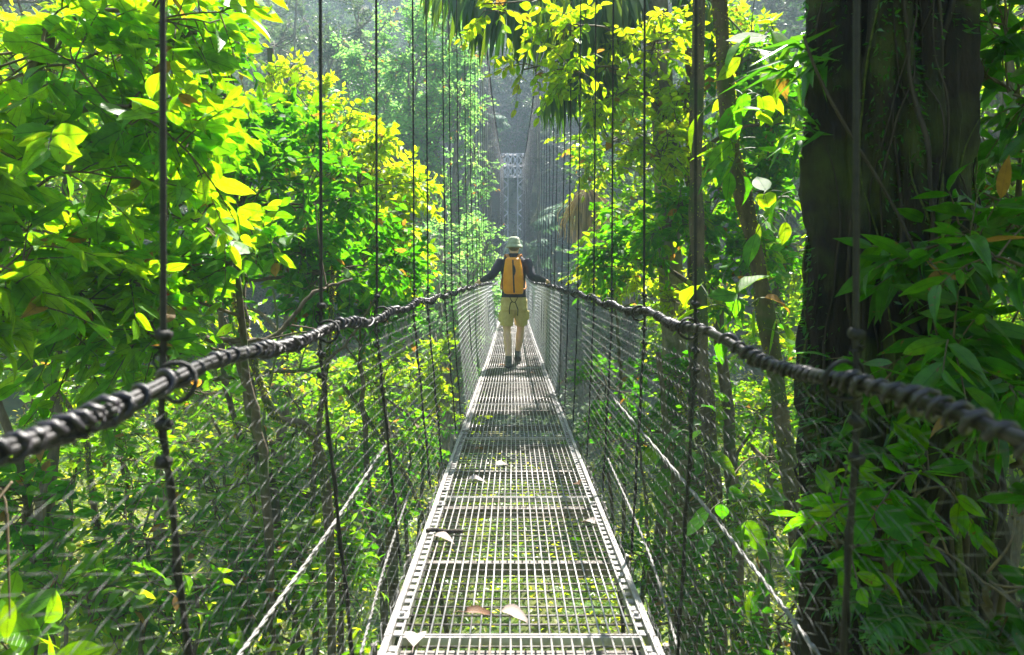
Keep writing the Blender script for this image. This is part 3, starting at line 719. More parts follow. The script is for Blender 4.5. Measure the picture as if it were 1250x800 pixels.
tree('shrubby_tree','glossy green tree below the yellow leaved tree, just left of the bridge rope','tree',
     [P(470,760,7),P(450,600,7),P(440,420,6.9)],.05,.02,
     [bl(440,310,6.8,(.55,.6,.45),85),bl(500,320,7.4,(.28,.5,.3),34),bl(390,360,6.6,(.5,.5,.3),50),bl(460,370,7,(.5,.5,.25),45)],
     'leaf_green',twl=.32,k=7,size=.13,tpl=T_mid,droop=.3,Kper=12,rbias=(0,.8))
tree('sunny_tree','yellow green small leaved tree glowing behind the big leaves in the upper left','tree',
     [P(60,760,6.6),P(70,450,6.6),P(90,150,6.6)],.08,.03,
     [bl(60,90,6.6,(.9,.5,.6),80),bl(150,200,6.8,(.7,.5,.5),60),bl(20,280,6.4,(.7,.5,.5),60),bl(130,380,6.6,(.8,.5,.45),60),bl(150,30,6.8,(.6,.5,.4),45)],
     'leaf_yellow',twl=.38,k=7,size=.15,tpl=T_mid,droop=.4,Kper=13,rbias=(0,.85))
# backdrop trees left at middle distance
for i,(px,d,lab) in enumerate(((40,11,'tall tree behind the big leaves at the far left edge'),(190,12.5,'second tall backdrop tree from the left, behind the first hanger cable'),(330,11.5,'third backdrop tree from the left, between the two near hanger cables'))):
    tree('forest_tree',lab,'tree',[P(px,760,d),P(px+20,400,d),P(px,60,d)],.13,.05,
     [bl(px+rng.uniform(-70,70),py,d+rng.uniform(-1,1),(1.3,1.0,.9),130) for py in ((-60,90,230,350,450) if i<2 else (190,290,380,470))],
     'leaf_small',twl=.5,k=9,size=.17,tpl=T_lo,droop=.35,Kper=14,rbias=(.2,1),group='backdrop trees on the left bank')
# --- right bank
tree('sunlit_tree','bright yellow green tree whose twigs reach over the bridge right of the palm','tree',
     [P(900,700,8.2),P(880,420,8.2),P(850,250,8),P(790,90,7.8)],.10,.03,
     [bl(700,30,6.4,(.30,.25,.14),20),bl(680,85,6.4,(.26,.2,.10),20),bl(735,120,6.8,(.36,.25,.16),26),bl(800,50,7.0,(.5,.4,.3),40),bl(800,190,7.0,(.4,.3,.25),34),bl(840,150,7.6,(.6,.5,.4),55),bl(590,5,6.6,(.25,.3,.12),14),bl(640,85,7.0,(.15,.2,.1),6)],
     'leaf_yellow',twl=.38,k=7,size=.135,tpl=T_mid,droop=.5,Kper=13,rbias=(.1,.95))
tree('leafy_tree','green tree with layered drooping leaves standing right of the bridge behind the hangers','tree',
     [P(850,760,7.6),P(850,500,7.6),P(848,300,7.6),P(840,60,7.6)],.11,.05,
     [bl(810,270,7.4,(.75,.6,.5),105),bl(890,230,7.8,(.8,.6,.6),110),bl(900,90,7.8,(.7,.6,.7),95),bl(770,320,7.8,(.6,.6,.35),70),bl(930,340,7.2,(.7,.6,.5),85),bl(960,150,7.6,(.5,.5,.8),60)],
     'leaf_green',twl=.36,k=7,size=.14,tpl=T_mid,droop=.5,Kper=15,rbias=(.2,1))
tree('lime_shrub','lime green shrub glowing beside the right rope just past the man','shrub',
     [P(760,560,8.5),P(755,420,8.4),P(750,340,8.4)],.03,.012,
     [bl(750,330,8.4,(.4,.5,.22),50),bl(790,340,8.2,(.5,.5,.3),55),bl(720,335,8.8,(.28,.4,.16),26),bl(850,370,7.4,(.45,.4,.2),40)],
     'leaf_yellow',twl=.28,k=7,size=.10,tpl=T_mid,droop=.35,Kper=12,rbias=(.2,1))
for i,(px,d,lab) in enumerate(((800,12.5,'tall backdrop tree seen between the right hanger cables'),(930,11.5,'tall backdrop tree directly behind the leaning mossy stem'),(1230,9.0,'tall shaded tree at the right edge behind the giant trunk'))):
    tree('forest_tree',lab,'tree',[P(px,760,d),P(px+20,400,d),P(px,60,d)],.13,.05,
     [bl(px+rng.uniform(-60,60),py,d+rng.uniform(-1,1),(1.15,1.0,.9),120) for py in ((40,180,300,420,520) if i else (170,280,380,500))],
     'leaf_small',twl=.5,k=9,size=.16,tpl=T_lo,droop=.35,Kper=14,rbias=(.2,1),group='backdrop trees on the right bank')
# leaning mossy stem and other trunks
def stem(name,label,cat,pts,r0,r1,mat,group=None,wob=.02,moss=True):
    base=np.array(pts[0],float).copy(); g_=float(gz(base[0],base[1]))
    if base[2]>g_+.3: base[2]=g_-.1; pts=[base]+list(pts)
    p=smoothpath(pts,60); p[1:]+=np.cumsum(rng.normal(0,wob*.12,(59,3)),0)*np.array([1,1,.1])
    r=np.linspace(r0,r1,60)*(1+.12*np.sin(np.arange(60)*.9)+.06*rng.normal(0,1,60)); r[0]*=1.4
    root=empty(name,p[0],label,cat,group); g=MB(); tubes(g,p,r,12,caps=True); g.build('trunk',M[mat],root,p[0])
    if moss:
        g=MB(); n=1400; i=rng.integers(0,59,n); a=rng.uniform(0,2*math.pi,n); q=p[i]+(p[i+1]-p[i])*rng.uniform(0,1,(n,1))
        dirn=np.stack([np.cos(a),np.sin(a),rng.normal(0,.4,n)],-1)
        place(g,T_lo,q+dirn*r[i][:,None]*.9*np.array([1,1,0]),dirn+[0,0,-.8],nrm(rng.normal(0,1,(n,3))),rng.uniform(.012,.035,n),rng.uniform(.2,1,n))
        g.build('moss_tufts',M['leaf_under'],root,p[0])
    return root
stem('leaning_stem','slender mossy trunk leaning left of the giant trunk, crossing behind the right rope','tree',
     [P(1010,900,4.9),P(975,680,4.9),P(958,520,4.8),P(925,300,4.8),P(897,150,4.7),P(884,0,4.7),P(880,-150,4.7)],.065,.05,'bark')
stem('upright_trunk','thin upright trunk behind the leafy tree, left of the leaning stem','tree',
     [P(880,900,6.6),P(872,600,6.6),P(856,400,6.6),P(852,200,6.6),P(858,-60,6.6)],.085,.06,'bark')
stem('bent_sapling','bare dark sapling leaning across the mesh below the left rope','tree',
     [P(400,640,5),P(330,500,4.8),P(290,380,4.7),P(270,300,4.7)],.04,.018,'bark')
for i,(pts,r,lab) in enumerate((([P(385,790,6),P(380,600,6),P(400,430,6),P(405,300,6)],.03,'thin stem standing behind the second left hanger below the rope'),
    ([P(300,820,7),P(310,620,7),P(275,470,7),P(270,380,7)],.045,'bare stem between the two near left hangers below the rope'),
    ([P(150,860,6),P(120,640,6),P(100,520,6),P(30,430,6)],.035,'bare crooked stem at the lower left under the rope'),
    ([P(40,860,4.6),P(35,640,4.6),P(20,560,4.6),P(-20,460,4.6)],.04,'dark stem at the left edge below the rope'),
    ([P(560,900,7),P(520,640,7),P(470,540,7),P(420,470,7)],.03,'sloping stem seen through the mesh beside the left deck edge'),
    ([P(800,900,6),P(795,700,6),P(812,560,6),P(800,430,6)],.04,'thin stem just right of the deck behind the mesh'),
    ([P(900,900,6),P(895,720,6),P(860,560,6),P(830,470,6)],.05,'dark stem right of the deck below the right rope'))):
    stem('bare_stem',lab,'stem',pts,r,r*.55,'bark',group='bare understory stems',moss=i%2==0)
# low branches spanning the left side
for i,(pts,r,lab) in enumerate((([P(220,470,5.6),P(320,455,5.6),P(400,440,5.5),P(470,350,5.4)],.02,'dark fallen branch leaning over the left understory below the rope'),
     ([P(240,40,3.6),P(180,55,3.5),P(100,72,3.5),P(-40,110,3.5)],.012,'dark bare twig crossing the upper left leaves'),
     ([P(250,415,4.6),P(330,412,4.8),P(380,360,5),P(430,340,5.2)],.022,'mossy dead bough lying level just above the left rope'))):
    p=smoothpath(pts,30)+rng.normal(0,.006,(30,3)); g=MB(); tubes(g,p,np.linspace(r,r*.5,30),8,caps=True)
    for q in range(8):
        j=rng.integers(3,28); e=p[j]+rng.normal(0,.18,3); tubes(g,smoothpath([p[j],(p[j]+e)/2+rng.normal(0,.03,3),e],6),np.linspace(r*.4,r*.15,6),5)
    tag(g.build('dead_branch',M['bark'],None,p[0]),lab,'branch','dead branches in the left trees')

# giant trunk
def giant():
    base=np.array([1.90,3.35,0.]); base[2]=float(gz(base[0],base[1]))-.3
    root=empty('giant_tree',base,'giant dark trunk wrapped in roots and moss right of the bridge','tree')
    H=13.; nz_,na=420,120
    z=np.linspace(0,H,nz_); th=np.arange(na)*2*math.pi/na
    Zg,Tg=np.meshgrid(z,th,indexing='ij')
    zz=base[2]+Zg
    R=.35+.30*np.exp(-Zg/1.7)-.012*np.maximum(0,Zg-7)+ .07*sstep(1.6,-1.5,zz)
    fl=(np.sin(Tg*5+Zg*.35+1)*.045+np.sin(Tg*9-Zg*.5+np.sin(Zg*1.1))*.028+np.sin(Tg*17+Zg*.8+2*np.sin(Zg*.7))*.013+np.sin(Tg*31-Zg*1.3+3*np.sin(Zg*.9))*.007)
    nn=np.array([[mnoise.fractal(Vector((math.cos(t)*2.2,math.sin(t)*2.2,zq*1.3)),1,2,5) for t in th] for zq in z])
    R=R+fl*(1.5+.6*np.exp(-Zg/2))+nn*.09-.03*np.abs(np.sin(Tg*11+Zg*.6+2*np.sin(Zg*.5)))**3
    cx=base[0]+.06*np.sin(Zg*.55)-.02*(Zg-6)*.2; cy=base[1]+.04*np.sin(Zg*.7+1)
    V=np.stack([cx+R*np.cos(Tg),cy+R*np.sin(Tg),zz],-1)
    i=np.arange(nz_*na).reshape(nz_,na); j=np.roll(i,-1,1)
    g=MB(); g.add(V.reshape(-1,3),np.stack([i[:-1],j[:-1],j[1:],i[1:]],-1).reshape(-1,4))
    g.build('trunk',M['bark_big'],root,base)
    def surf(a,h,off=0):   # point on the surface
        ii=int(np.clip(h/H*(nz_-1),0,nz_-1)); jj=int((a/(2*math.pi)*na)%na)
        p=V[ii,jj]; c=np.array([cx[ii,jj],cy[ii,jj],p[2]]); return p+nrm(p-c)*off
    z0=-base[2]
    # climbing roots and lianas on the camera side
    for q in range(34):
        a=rng.uniform(math.pi*.95,math.pi*2.05); h=rng.uniform(z0+1,z0+4.5); pts=[]
        a0=a; hh=h; da=rng.normal(0,.02)
        while hh>z0-4:
            pts.append(surf(a0,hh,rng.uniform(.0,.03))); hh-=.16; da=da*.8+rng.normal(0,.03); a0+=da*(1 if q%3 else 2)
            if a0>math.pi*2.15 or a0<math.pi*.85: da=-da
        p=smoothpath(pts,len(pts)*3); r=rng.choice([.004,.005,.007,.010,.016])
        g=MB(); tubes(g,p,np.full(len(p),r)*(1+.15*np.sin(np.arange(len(p))*.7))*np.clip(np.minimum(np.arange(len(p)),np.arange(len(p))[::-1])/14,.05,1)**.7,7); g.build('climbing_root',M['root'] if q%4 else M['moss'],root,base)
    # moss tufts
    g=MB(); n=9000; aa=rng.choice([3.6,4.35,4.75,5.4,3.3],n)+rng.normal(0,.10,n); hh=rng.uniform(z0-3.5,z0+3.5,n); aa+=.25*np.sin(hh*1.4)
    keep=np.sin(hh*2.3+aa*3)+np.sin(hh*5.1)*.6>-.3; aa,hh=aa[keep],hh[keep]
    pp=np.array([surf(a,h) for a,h in zip(aa,hh)]); dr=np.stack([np.cos(aa),np.sin(aa),-.7+0*aa],-1)+rng.normal(0,.4,(len(aa),3))
    place(g,T_lance,pp,dr,rng.normal(0,1,(len(aa),3)),rng.uniform(.02,.06,len(aa)),rng.uniform(0,.6,len(aa))); g.build('moss',M['fern'],root,base)
    # little epiphyte leaves and grassy tufts
    g=MB(); 
    for (a,h,n,s) in ((3.45,z0+2.15,26,.24),(3.5,z0+1.8,18,.2),(4.4,z0+.55,34,.16),(4.2,z0+.2,26,.14),(3.7,z0+.4,20,.14),(3.6,z0-.2,20,.14),(5.2,z0-1,30,.2),(4.3,z0-1.3,40,.2),(3.8,z0-.8,40,.2)):
        p=surf(a,h,.0)+rng.normal(0,.05,(n,3)); d=np.array([math.cos(a),math.sin(a),.35])+rng.normal(0,.6,(n,3))
        place(g,T_lance,p,d,np.array([0,0,1.])+rng.normal(0,.3,(n,3)),s*rng.uniform(.5,1.2,n),rng.uniform(0,1,n),curl=rng.uniform(1,4,n))
    g.build('epiphytes',M['fern'],root,base)
    # crown high above
    lm=MB(); bmm=MB(); top=V[-1].mean(0)
    for c,rad,nt in (((2.9,3.6,6.8),(1.8,1.5,.8),220),((4.6,3.0,6.4),(1.9,1.7,.9),260),((3.3,1.2,6.2),(1.7,1.3,.8),150),((5.2,5.2,7.2),(2,1.8,1),300),((4.2,1.4,5.2),(1.6,1.2,.7),150),((3.9,5.3,5.8),(1.4,1.3,.8),300),((4.3,6.9,6.6),(1.5,1.3,.9),280)):
        s=np.array([base[0]+.2,base[1],c[2]-1.4]); lp=smoothpath([s,(s+np.array(c))/2+[0,0,.3],c],9); tubes(bmm,lp,np.linspace(.14,.05,9),7)
        blobfill(lm,bmm,c,rad,22,nt,.5,8,.22,T_mid,.35,(0,.9),tw=.006)
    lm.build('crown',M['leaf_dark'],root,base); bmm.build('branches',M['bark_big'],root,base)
giant()

# big-leaved climbers
def rosette(name,label,cat,c,n,size,tpl,mat,spread=1,up=.3,aim=None,droopn=.3,group=None,petl=.14,rb=(0,1)):
    c=np.asarray(c,float); root=empty(name,c,label,cat,group); lm=MB(); sm=MB()
    d=nrm(rng.normal(0,1,(n,3))*[1,1,.8]+[0,0,up]+(np.zeros(3) if aim is None else np.array(aim)))
    b=c+rng.normal(0,.05,(n,3))*spread; e=b+d*petl*rng.uniform(.6,1.4,(n,1))
    t=np.linspace(0,1,5)[None,:,None]; path=b[:,None]*(1-t)+e[:,None]*t; path[:,:,2]+=(.12*petl*np.sin(t[:,:,0]*math.pi))
    tubes(sm,path,np.full((n,5),.0035),4)
    ax=d*.8+rng.normal(0,.25,(n,3)); ax[:,2]-=droopn
    place(lm,tpl,e,ax,np.array([0,-.25,1.])+rng.normal(0,.3,(n,3)),size*rng.uniform(.6,1.15,n),rng.uniform(rb[0],rb[1],n))
    sm.build('stems',M['stem'],root,c); lm.build('leaves',M[mat],root,c); return root
for (px,py,d,n,s,lab) in ((915,110,4.5,12,0.30,'large leaved climber hanging beside the top of the leaning stem'),(900,190,4.4,11,0.29,'large leaved climber with long blades left of the giant trunk at mid height'),
    (905,370,4.3,12,0.29,'bright large leaved climber touching the right rope'),(945,60,4.3,10,0.27,'large leaved climber at the top left shoulder of the giant trunk'),(950,250,4.6,10,0.26,'large leaved climber hanging on the left flank of the giant trunk'),
    (900,620,4.4,11,0.26,'large leaved climber behind the mesh below the right rope'),(840,540,5.2,12,0.24,'large leaved climber behind the mesh right of the deck'),(960,690,4.2,10,0.24,'large leaved climber low beside the base of the leaning stem'),(790,600,5.4,11,0.24,'large leaved climber closest to the right deck edge')):
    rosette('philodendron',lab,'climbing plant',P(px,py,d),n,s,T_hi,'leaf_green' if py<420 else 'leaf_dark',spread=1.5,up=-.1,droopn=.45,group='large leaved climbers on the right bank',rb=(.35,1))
# dark close leaf at the top and shrubs right
rosette('hanging_leaves','very dark broad leaves hanging in close at the top in front of the trunk','plant',P(1045,-85,1.75),3,.22,T_hiwide,'leaf_dark',spread=.6,up=-.8,droopn=1.2,petl=.05)
def shrub(label,blobs,base,mat='leaf_dark',size=.19,tpl=T_long,name='shrub',k=6,twl=.34,Kper=10,rb=(0,1),droop=.45,r0=.018,cat='shrub',group=None):
    return tree(name,label,cat,base,r0,r0*.5,blobs,mat,twl=twl,k=k,size=size,tpl=tpl,droop=droop,Kper=Kper,rbias=rb,group=group)
shrub('dark shrub with pointed leaves leaning in front of the giant trunk above the right rope',
   [bl(1175,325,2.6,(.28,.25,.12),22),bl(1190,420,2.6,(.30,.25,.14),26),bl(1120,440,2.6,(.18,.2,.10),12),bl(1230,490,2.5,(.16,.25,.15),12),bl(1200,280,2.8,(.2,.2,.14),16)],
   [P(1260,760,2.9),P(1235,560,2.8),P(1200,420,2.7)],size=.19,rb=(.15,.9))
shrub('shrub with dull green leaves in the upper right corner beside the trunk',
   [bl(1230,100,3.6,(.28,.4,.5),32),bl(1235,240,3.6,(.25,.4,.3),22),bl(1220,10,3.6,(.25,.4,.25),18)],
   [P(1290,760,4),P(1265,500,3.9),P(1245,200,3.8)],mat='leaf_dark',size=.19,rb=(.0,.8),r0=.03)
shrub('low leafy plant with yellowish leaves behind the mesh at the foot of the giant trunk',
   [bl(1075,625,2.4,(.22,.2,.08),9),bl(1010,660,2.5,(.18,.2,.08),6),bl(1120,600,2.4,(.16,.2,.1),5)],
   [P(1090,860,2.6),P(1085,740,2.5),P(1080,650,2.4)],mat='leaf_green',twl=.2,size=.14,tpl=T_hi,rb=(.3,1))
shrub('green shrub low in the bottom right corner behind the mesh',
   [bl(1200,710,2.1,(.18,.22,.10),8),bl(1160,785,2.2,(.16,.2,.08),5),bl(1240,620,2.2,(.08,.15,.1),3)],
   [P(1230,900,2.3),P(1215,780,2.2),P(1205,700,2.1)],twl=.2,mat='leaf_dark',size=.13,tpl=T_hi,rb=(.0,.8))
shrub('broad leaved seedling low at the bottom left edge',
   [bl(10,830,2.4,(.16,.2,.05),6),bl(-10,770,2.5,(.08,.12,.05),3)],[P(0,1000,2.6),P(5,860,2.4)],mat='leaf_big',size=.20,tpl=T_hiwide,rb=(.5,.9),k=4,twl=.22)
shrub('blurred leafy twig poking in under the left end of the rope',
   [bl(5,600,1.6,(.06,.08,.06),3)],[P(-60,700,1.8),P(-20,620,1.6)],mat='leaf_yellow',size=.13,tpl=T_long,rb=(.1,.6),k=2,r0=.006,twl=.2)
# understory on both banks seen below the ropes (individual shrubs)
spots=[]
for (px,py,d,r,mat) in ((60,610,4.6,.6,'leaf_green'),(150,560,5.6,.7,'leaf_small'),(180,660,4.4,.5,'leaf_green'),(110,740,4.0,.5,'leaf_small'),(260,600,5.6,.7,'leaf_small'),(240,720,4.6,.55,'leaf_green'),
    (330,690,5.4,.6,'leaf_small'),(330,540,6.6,.8,'leaf_small'),(400,600,6.4,.7,'leaf_green'),(420,720,5.4,.55,'leaf_small'),(460,470,7.6,.7,'leaf_small'),(500,540,7.5,.6,'leaf_green'),(520,450,9.5,.8,'leaf_yellow'),
    (120,500,8,.9,'leaf_small'),(250,480,8.6,.9,'leaf_small'),(50,490,7,.8,'leaf_small'),(350,470,9,.9,'leaf_small'),(410,530,8.4,.8,'leaf_small'),(180,760,5,.6,'leaf_small'),(740,470,8.5,.6,'leaf_green'),(780,540,7.0,.6,'leaf_dark'),(830,460,7.6,.6,'leaf_green'),(800,680,5.6,.55,'leaf_green'),(860,740,5.0,.5,'leaf_dark'),(940,640,6.2,.5,'leaf_small'),(930,500,6.8,.6,'leaf_small'),(950,760,4.8,.5,'leaf_green'),
    (1000,420,8.5,.8,'leaf_small')):
    c=P(px,py,d); side='left' if px<626 else 'right'
    spots.append((c,r,mat,side,px,py))
KIND={'leaf_green':'glossy green','leaf_small':'light green small leaved','leaf_dark':'dark green','leaf_yellow':'yellow green'}
seen_lab=set()
def shrub_label(px,py,d,mat):
    if px<626: h='at the far left edge' if px<100 else 'just left of the first left hanger' if px<215 else 'right of the first left hanger' if px<310 else 'just left of the second left hanger' if px<400 else 'right of the second left hanger' if px<470 else 'close to the left deck edge'
    else: h='close to the right deck edge' if px<770 else 'right of the third right hanger' if px<850 else 'right of the second right hanger' if px<920 else 'beside the leaning mossy stem' if px<980 else 'left of the giant trunk'
    v='under the rope' if py<500 else 'at mid height' if py<625 else 'low down'
    for extra in ('','nearer ','farther ','lower ','smaller '):
        l=f'{extra}{KIND[mat]} shrub {h}, {v}'
        if l not in seen_lab: seen_lab.add(l); return l
    return l
for i,(c,r,mat,side,px,py) in enumerate(spots):
    t=[np.array([c[0]+rng.normal(0,.4),c[1]+rng.normal(0,.4),-99.]),c+[rng.normal(0,.2),0,-1.2],c]
    t[0][2]=float(gz(t[0][0],t[0][1]))
    tree('understory_shrub',shrub_label(px,py,c[1],mat),'shrub',t,.03,.012,
      [(c,(r,r*.8,r*.62),int(85*r),),(c+[rng.normal(0,.4),rng.normal(0,.3),-.6],(r*.8,r*.7,r*.5),int(45*r))],mat,twl=.34,k=7,size=.10+.03*(i%3==0),tpl=T_mid,droop=.3,
      Kper=13,rbias=(.05,.9),group=f'understory shrubs on the {side} bank')
# ferns
def fern(label,c,n,L,mat='fern',aim=(0,0,.6)):
    c=np.asarray(c,float); root=empty('fern',c,label,'fern','ferns at the foot of the giant trunk'); lm=MB(); sm=MB()
    for q in range(n):
        a=rng.uniform(0,2*math.pi); frond(lm,sm,c,np.array([math.cos(a),math.sin(a),0])+np.array(aim)+rng.normal(0,.1,3),L*rng.uniform(.7,1.1),26,L*.17,1.2,.8,.15,rr=.004,rb=(.1,.9))
    sm.build('stems',M['stem'],root,c); lm.build('fronds',M[mat],root,c)
fern('dark fern with shiny fronds low in front of the giant trunk',P(1130,760,2.3),9,.42)
fern('fern in the bottom right corner right of the shiny fern',P(1225,790,2.1),8,.36)
fern('fern growing on the trunk flank behind the wire mesh',P(1040,560,2.85),7,.34)

# palm over the bridge
def palm(label,c,specs,mat='palm',trunkr=.13,group=None,strands=False):
    c=np.asarray(c,float); base=np.array([c[0]+.4,c[1]+.3,float(gz(c[0]+.4,c[1]+.3))-.1]); root=empty('palm_tree',base,label,'palm tree',group)
    g=MB(); p=smoothpath([base,(base+c)/2+[.1,0,0],c],30); tubes(g,p,np.linspace(trunkr*1.3,trunkr,30)*(1+.05*np.sin(np.arange(30)*2)),12); g.build('trunk',M['bark_grey'],root,base)
    for (d0,L,nl,ll,lw,dr,ld) in specs:
        lm=MB(); sm=MB(); frond(lm,sm,c+rng.normal(0,.04,3),d0,L,nl,ll,lw,dr,ld,rr=.02); lm.build('frond',M[mat],root,base); 
        o=sm.build('rachis',M['stem'],root,base)
        o.parent=lm_parent(root)
def lm_parent(root): return root.children[-2] if False else [c for c in root.children if c.name.startswith('frond')][-1]
def palm_at(label,c,specs,**k): 
    palm(label,c,specs,**k)
c=P(800,-45,8.0)
palm_at('dark palm hanging its long leaflets over the bridge at the top centre',c,
  [(P(520,-50,7.2)-c,2.75,54,1.15,.42,.12,3.2),(P(640,110,7.4)-c,2.1,50,.9,.38,.30,2.6),(P(650,-30,6.6)-c,2.3,48,1.0,.42,.15,3.0),(P(700,150,8.0)-c,1.9,46,.75,.36,.3,2.4),(P(990,60,8)-c,2.2,34,.8,.7,.7,1.5),(P(900,-200,9.5)-c,2.0,30,.8,.7,.7,1.4)])
# brown hanging beard of dead palm fruit stalks
c=P(716,232,16)
root=empty('palm_inflorescence',c,'tan brushy beard of dead palm stalks hanging right of the pylon','palm fruit'); g=MB(); n=420
a=rng.uniform(0,2*math.pi,n); rd=rng.uniform(0,.42,n)**.9; L=rng.uniform(.5,1.35,n)
t=np.linspace(0,1,5)
pt=c+np.stack([np.cos(a)[:,None]*rd[:,None]*(.3+1.25*np.sin(t*1.75)[None]),np.sin(a)[:,None]*rd[:,None]*(.3+1.25*np.sin(t*1.75)[None]),-(L[:,None]*t[None])],-1)
tubes(g,pt,np.full((n,5),.0055),3,0,rng.uniform(0,1,n)); g.build('strands',M['strand'],root,c)
g=MB(); tubes(g,smoothpath([P(770,205,16.2),P(745,207,16.1),c],10),np.full(10,.05),8); tubes(g,smoothpath([P(850,150,16.6),P(800,205,16.4),P(770,205,16.2)],10),np.full(10,.06),8); g.build('stalk',M['bark_grey'],root,c)
# far palms around the pylon
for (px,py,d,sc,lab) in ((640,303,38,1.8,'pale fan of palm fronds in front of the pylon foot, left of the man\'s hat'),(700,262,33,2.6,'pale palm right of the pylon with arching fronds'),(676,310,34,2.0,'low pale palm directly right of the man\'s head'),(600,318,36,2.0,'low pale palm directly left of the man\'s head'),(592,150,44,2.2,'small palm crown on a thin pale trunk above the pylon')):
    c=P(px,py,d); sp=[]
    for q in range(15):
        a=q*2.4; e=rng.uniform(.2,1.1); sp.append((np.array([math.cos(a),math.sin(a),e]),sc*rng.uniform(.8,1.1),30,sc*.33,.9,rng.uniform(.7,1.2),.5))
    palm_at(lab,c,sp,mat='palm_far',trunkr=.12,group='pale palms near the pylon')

# small red and white flower
c=P(205,345,3.6); root=empty('hanging_flower',c,'white flower with a red bract hanging among leaves left of the first hanger','flower')
g=MB(); place(g,T_mid,np.array([c,c+[0,0,-.11],c+[.01,0,.0]]),np.array([[-.3,0,1.],[.1,0,-1],[.3,.1,.9]]),np.array([[0,-1,.1]]*3),np.array([.09,.07,.07]),np.array([.9,.8,.7])); g.build('petals',M['petal_white'],root,c)
g=MB(); place(g,T_hiwide,np.array([c+[0,0,.0],c+[.006,-.01,0]]),np.array([[0,0,-1.],[.1,.1,-1]]),np.array([[0,-1,.1],[.3,-1,0]]),np.array([.10,.1]),np.array([.9,.3])); g.build('bract',M['petal_red'],root,c)

# ---------------------------------------------------------------- middle and far distance
def clump_tree(name,label,base,H,R,n,leaf,size,bark='bark_grey',nb=9,group=None,cat='tree',low=.35,k=8,twl=.9,rb=(0,1),tw=.012):
    base=np.asarray(base,float); root=empty(name,base,label,cat,group); tm=MB(); bm=MB(); lm=MB()
    top=base+[rng.normal(0,.05*H),rng.normal(0,.05*H),H*.8]; p=smoothpath([base,(base+top)/2+rng.normal(0,.03*H,3),top],16)
    tubes(tm,p,np.linspace(.028*H**.8+.06,.05,16),8)
    for q in range(nb):
        h=low+(1-low)*(q+.5)/nb; rr=R*math.sin(math.pi*min(.95,.18+.8*(1-h)/(1-low)*.85+.05))**.6
        a=q*2.4+rng.uniform(-.5,.5); c=base+[math.cos(a)*rr*.62,math.sin(a)*rr*.62,H*h]
        j=int(np.clip(h*.75*15,1,14)); bp=smoothpath([p[j],(p[j]+c)/2+[0,0,.06*H],c],6); tubes(bm,bp,np.linspace(.05+.004*H,.03,6),5)
        blobfill(lm,bm,c,np.array([rr*.52,rr*.52,H*.11+rr*.16]),10,int(n/nb),twl,k,size,T_lo,.25,rb,tw=tw)
    tm.build('trunk',M[bark],root,base); bm.build('branches',M[bark],root,base); lm.build('crown',M[leaf],root,base); return root
def onground(px,d): 
    p=P(px,342,d); p[2]=float(gz(p[0],p[1]))-.2; return p
def H_to(px,py,d): return float(P(px,py,d)[2]-gz(P(px,342,d)[0],d))
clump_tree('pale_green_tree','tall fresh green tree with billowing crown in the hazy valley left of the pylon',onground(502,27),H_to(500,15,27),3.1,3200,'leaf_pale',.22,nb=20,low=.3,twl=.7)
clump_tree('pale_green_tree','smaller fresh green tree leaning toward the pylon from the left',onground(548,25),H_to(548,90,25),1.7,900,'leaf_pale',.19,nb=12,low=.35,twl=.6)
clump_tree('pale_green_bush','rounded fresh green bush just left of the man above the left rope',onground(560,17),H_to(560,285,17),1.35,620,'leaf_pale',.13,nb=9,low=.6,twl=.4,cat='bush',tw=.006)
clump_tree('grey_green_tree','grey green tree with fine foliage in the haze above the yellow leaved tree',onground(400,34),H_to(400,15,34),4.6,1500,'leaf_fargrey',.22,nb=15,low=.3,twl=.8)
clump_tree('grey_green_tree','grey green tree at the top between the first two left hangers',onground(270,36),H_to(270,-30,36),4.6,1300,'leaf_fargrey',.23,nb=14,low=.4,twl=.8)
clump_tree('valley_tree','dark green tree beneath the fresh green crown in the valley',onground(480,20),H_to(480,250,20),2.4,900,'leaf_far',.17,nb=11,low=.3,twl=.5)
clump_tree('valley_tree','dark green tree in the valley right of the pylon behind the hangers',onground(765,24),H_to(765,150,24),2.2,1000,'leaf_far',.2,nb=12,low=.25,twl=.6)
for (pts,r,lab) in (([P(352,330,30),P(356,150,30),P(365,-40,30)],.10,'tall pale bare trunk rising at the top between the left hangers'),
    ([P(588,350,30),P(590,150,30),P(584,-60,30)],.09,'thin brown trunk left of the pylon reaching the top'),
    ([P(658,340,34),P(657,200,34),P(655,60,34)],.14,'pale straight trunk just right of the pylon'),
    ([P(600,330,36),P(598,250,36),P(594,150,36)],.15,'pale straight trunk just left of the pylon')):
    stem('dead_tree',lab,'tree',pts,r*.62,r*.5,'bark_grey',group='pale trunks in the haze',moss=False)
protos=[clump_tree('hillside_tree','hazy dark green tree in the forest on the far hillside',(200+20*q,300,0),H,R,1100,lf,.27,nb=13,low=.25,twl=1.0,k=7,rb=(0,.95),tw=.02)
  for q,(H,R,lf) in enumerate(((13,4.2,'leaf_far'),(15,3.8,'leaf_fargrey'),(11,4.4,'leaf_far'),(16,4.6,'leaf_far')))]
used=[False]*4; placed=[]
tries=0
while len(placed)<190 and tries<6000:
    tries+=1
    d=rng.uniform(30,118); a=rng.uniform(-.80,.80); x=a*d
    if d<56 and abs(x)<4.0+.0*d: continue
    if d<46 and abs(x)<9: continue
    if any((x-q[0])**2+(d-q[1])**2<(3.4+.02*d)**2 for q in placed): continue
    placed.append((x,d))
placed+= [(-4.2,58),(4.0,58.5),(0.6,66),(5,55),(-5.5,55.5)]
placed+= [(sx*rng.uniform(10,22),y) for y in np.arange(16,34,3.2) for sx in (-1,1)]
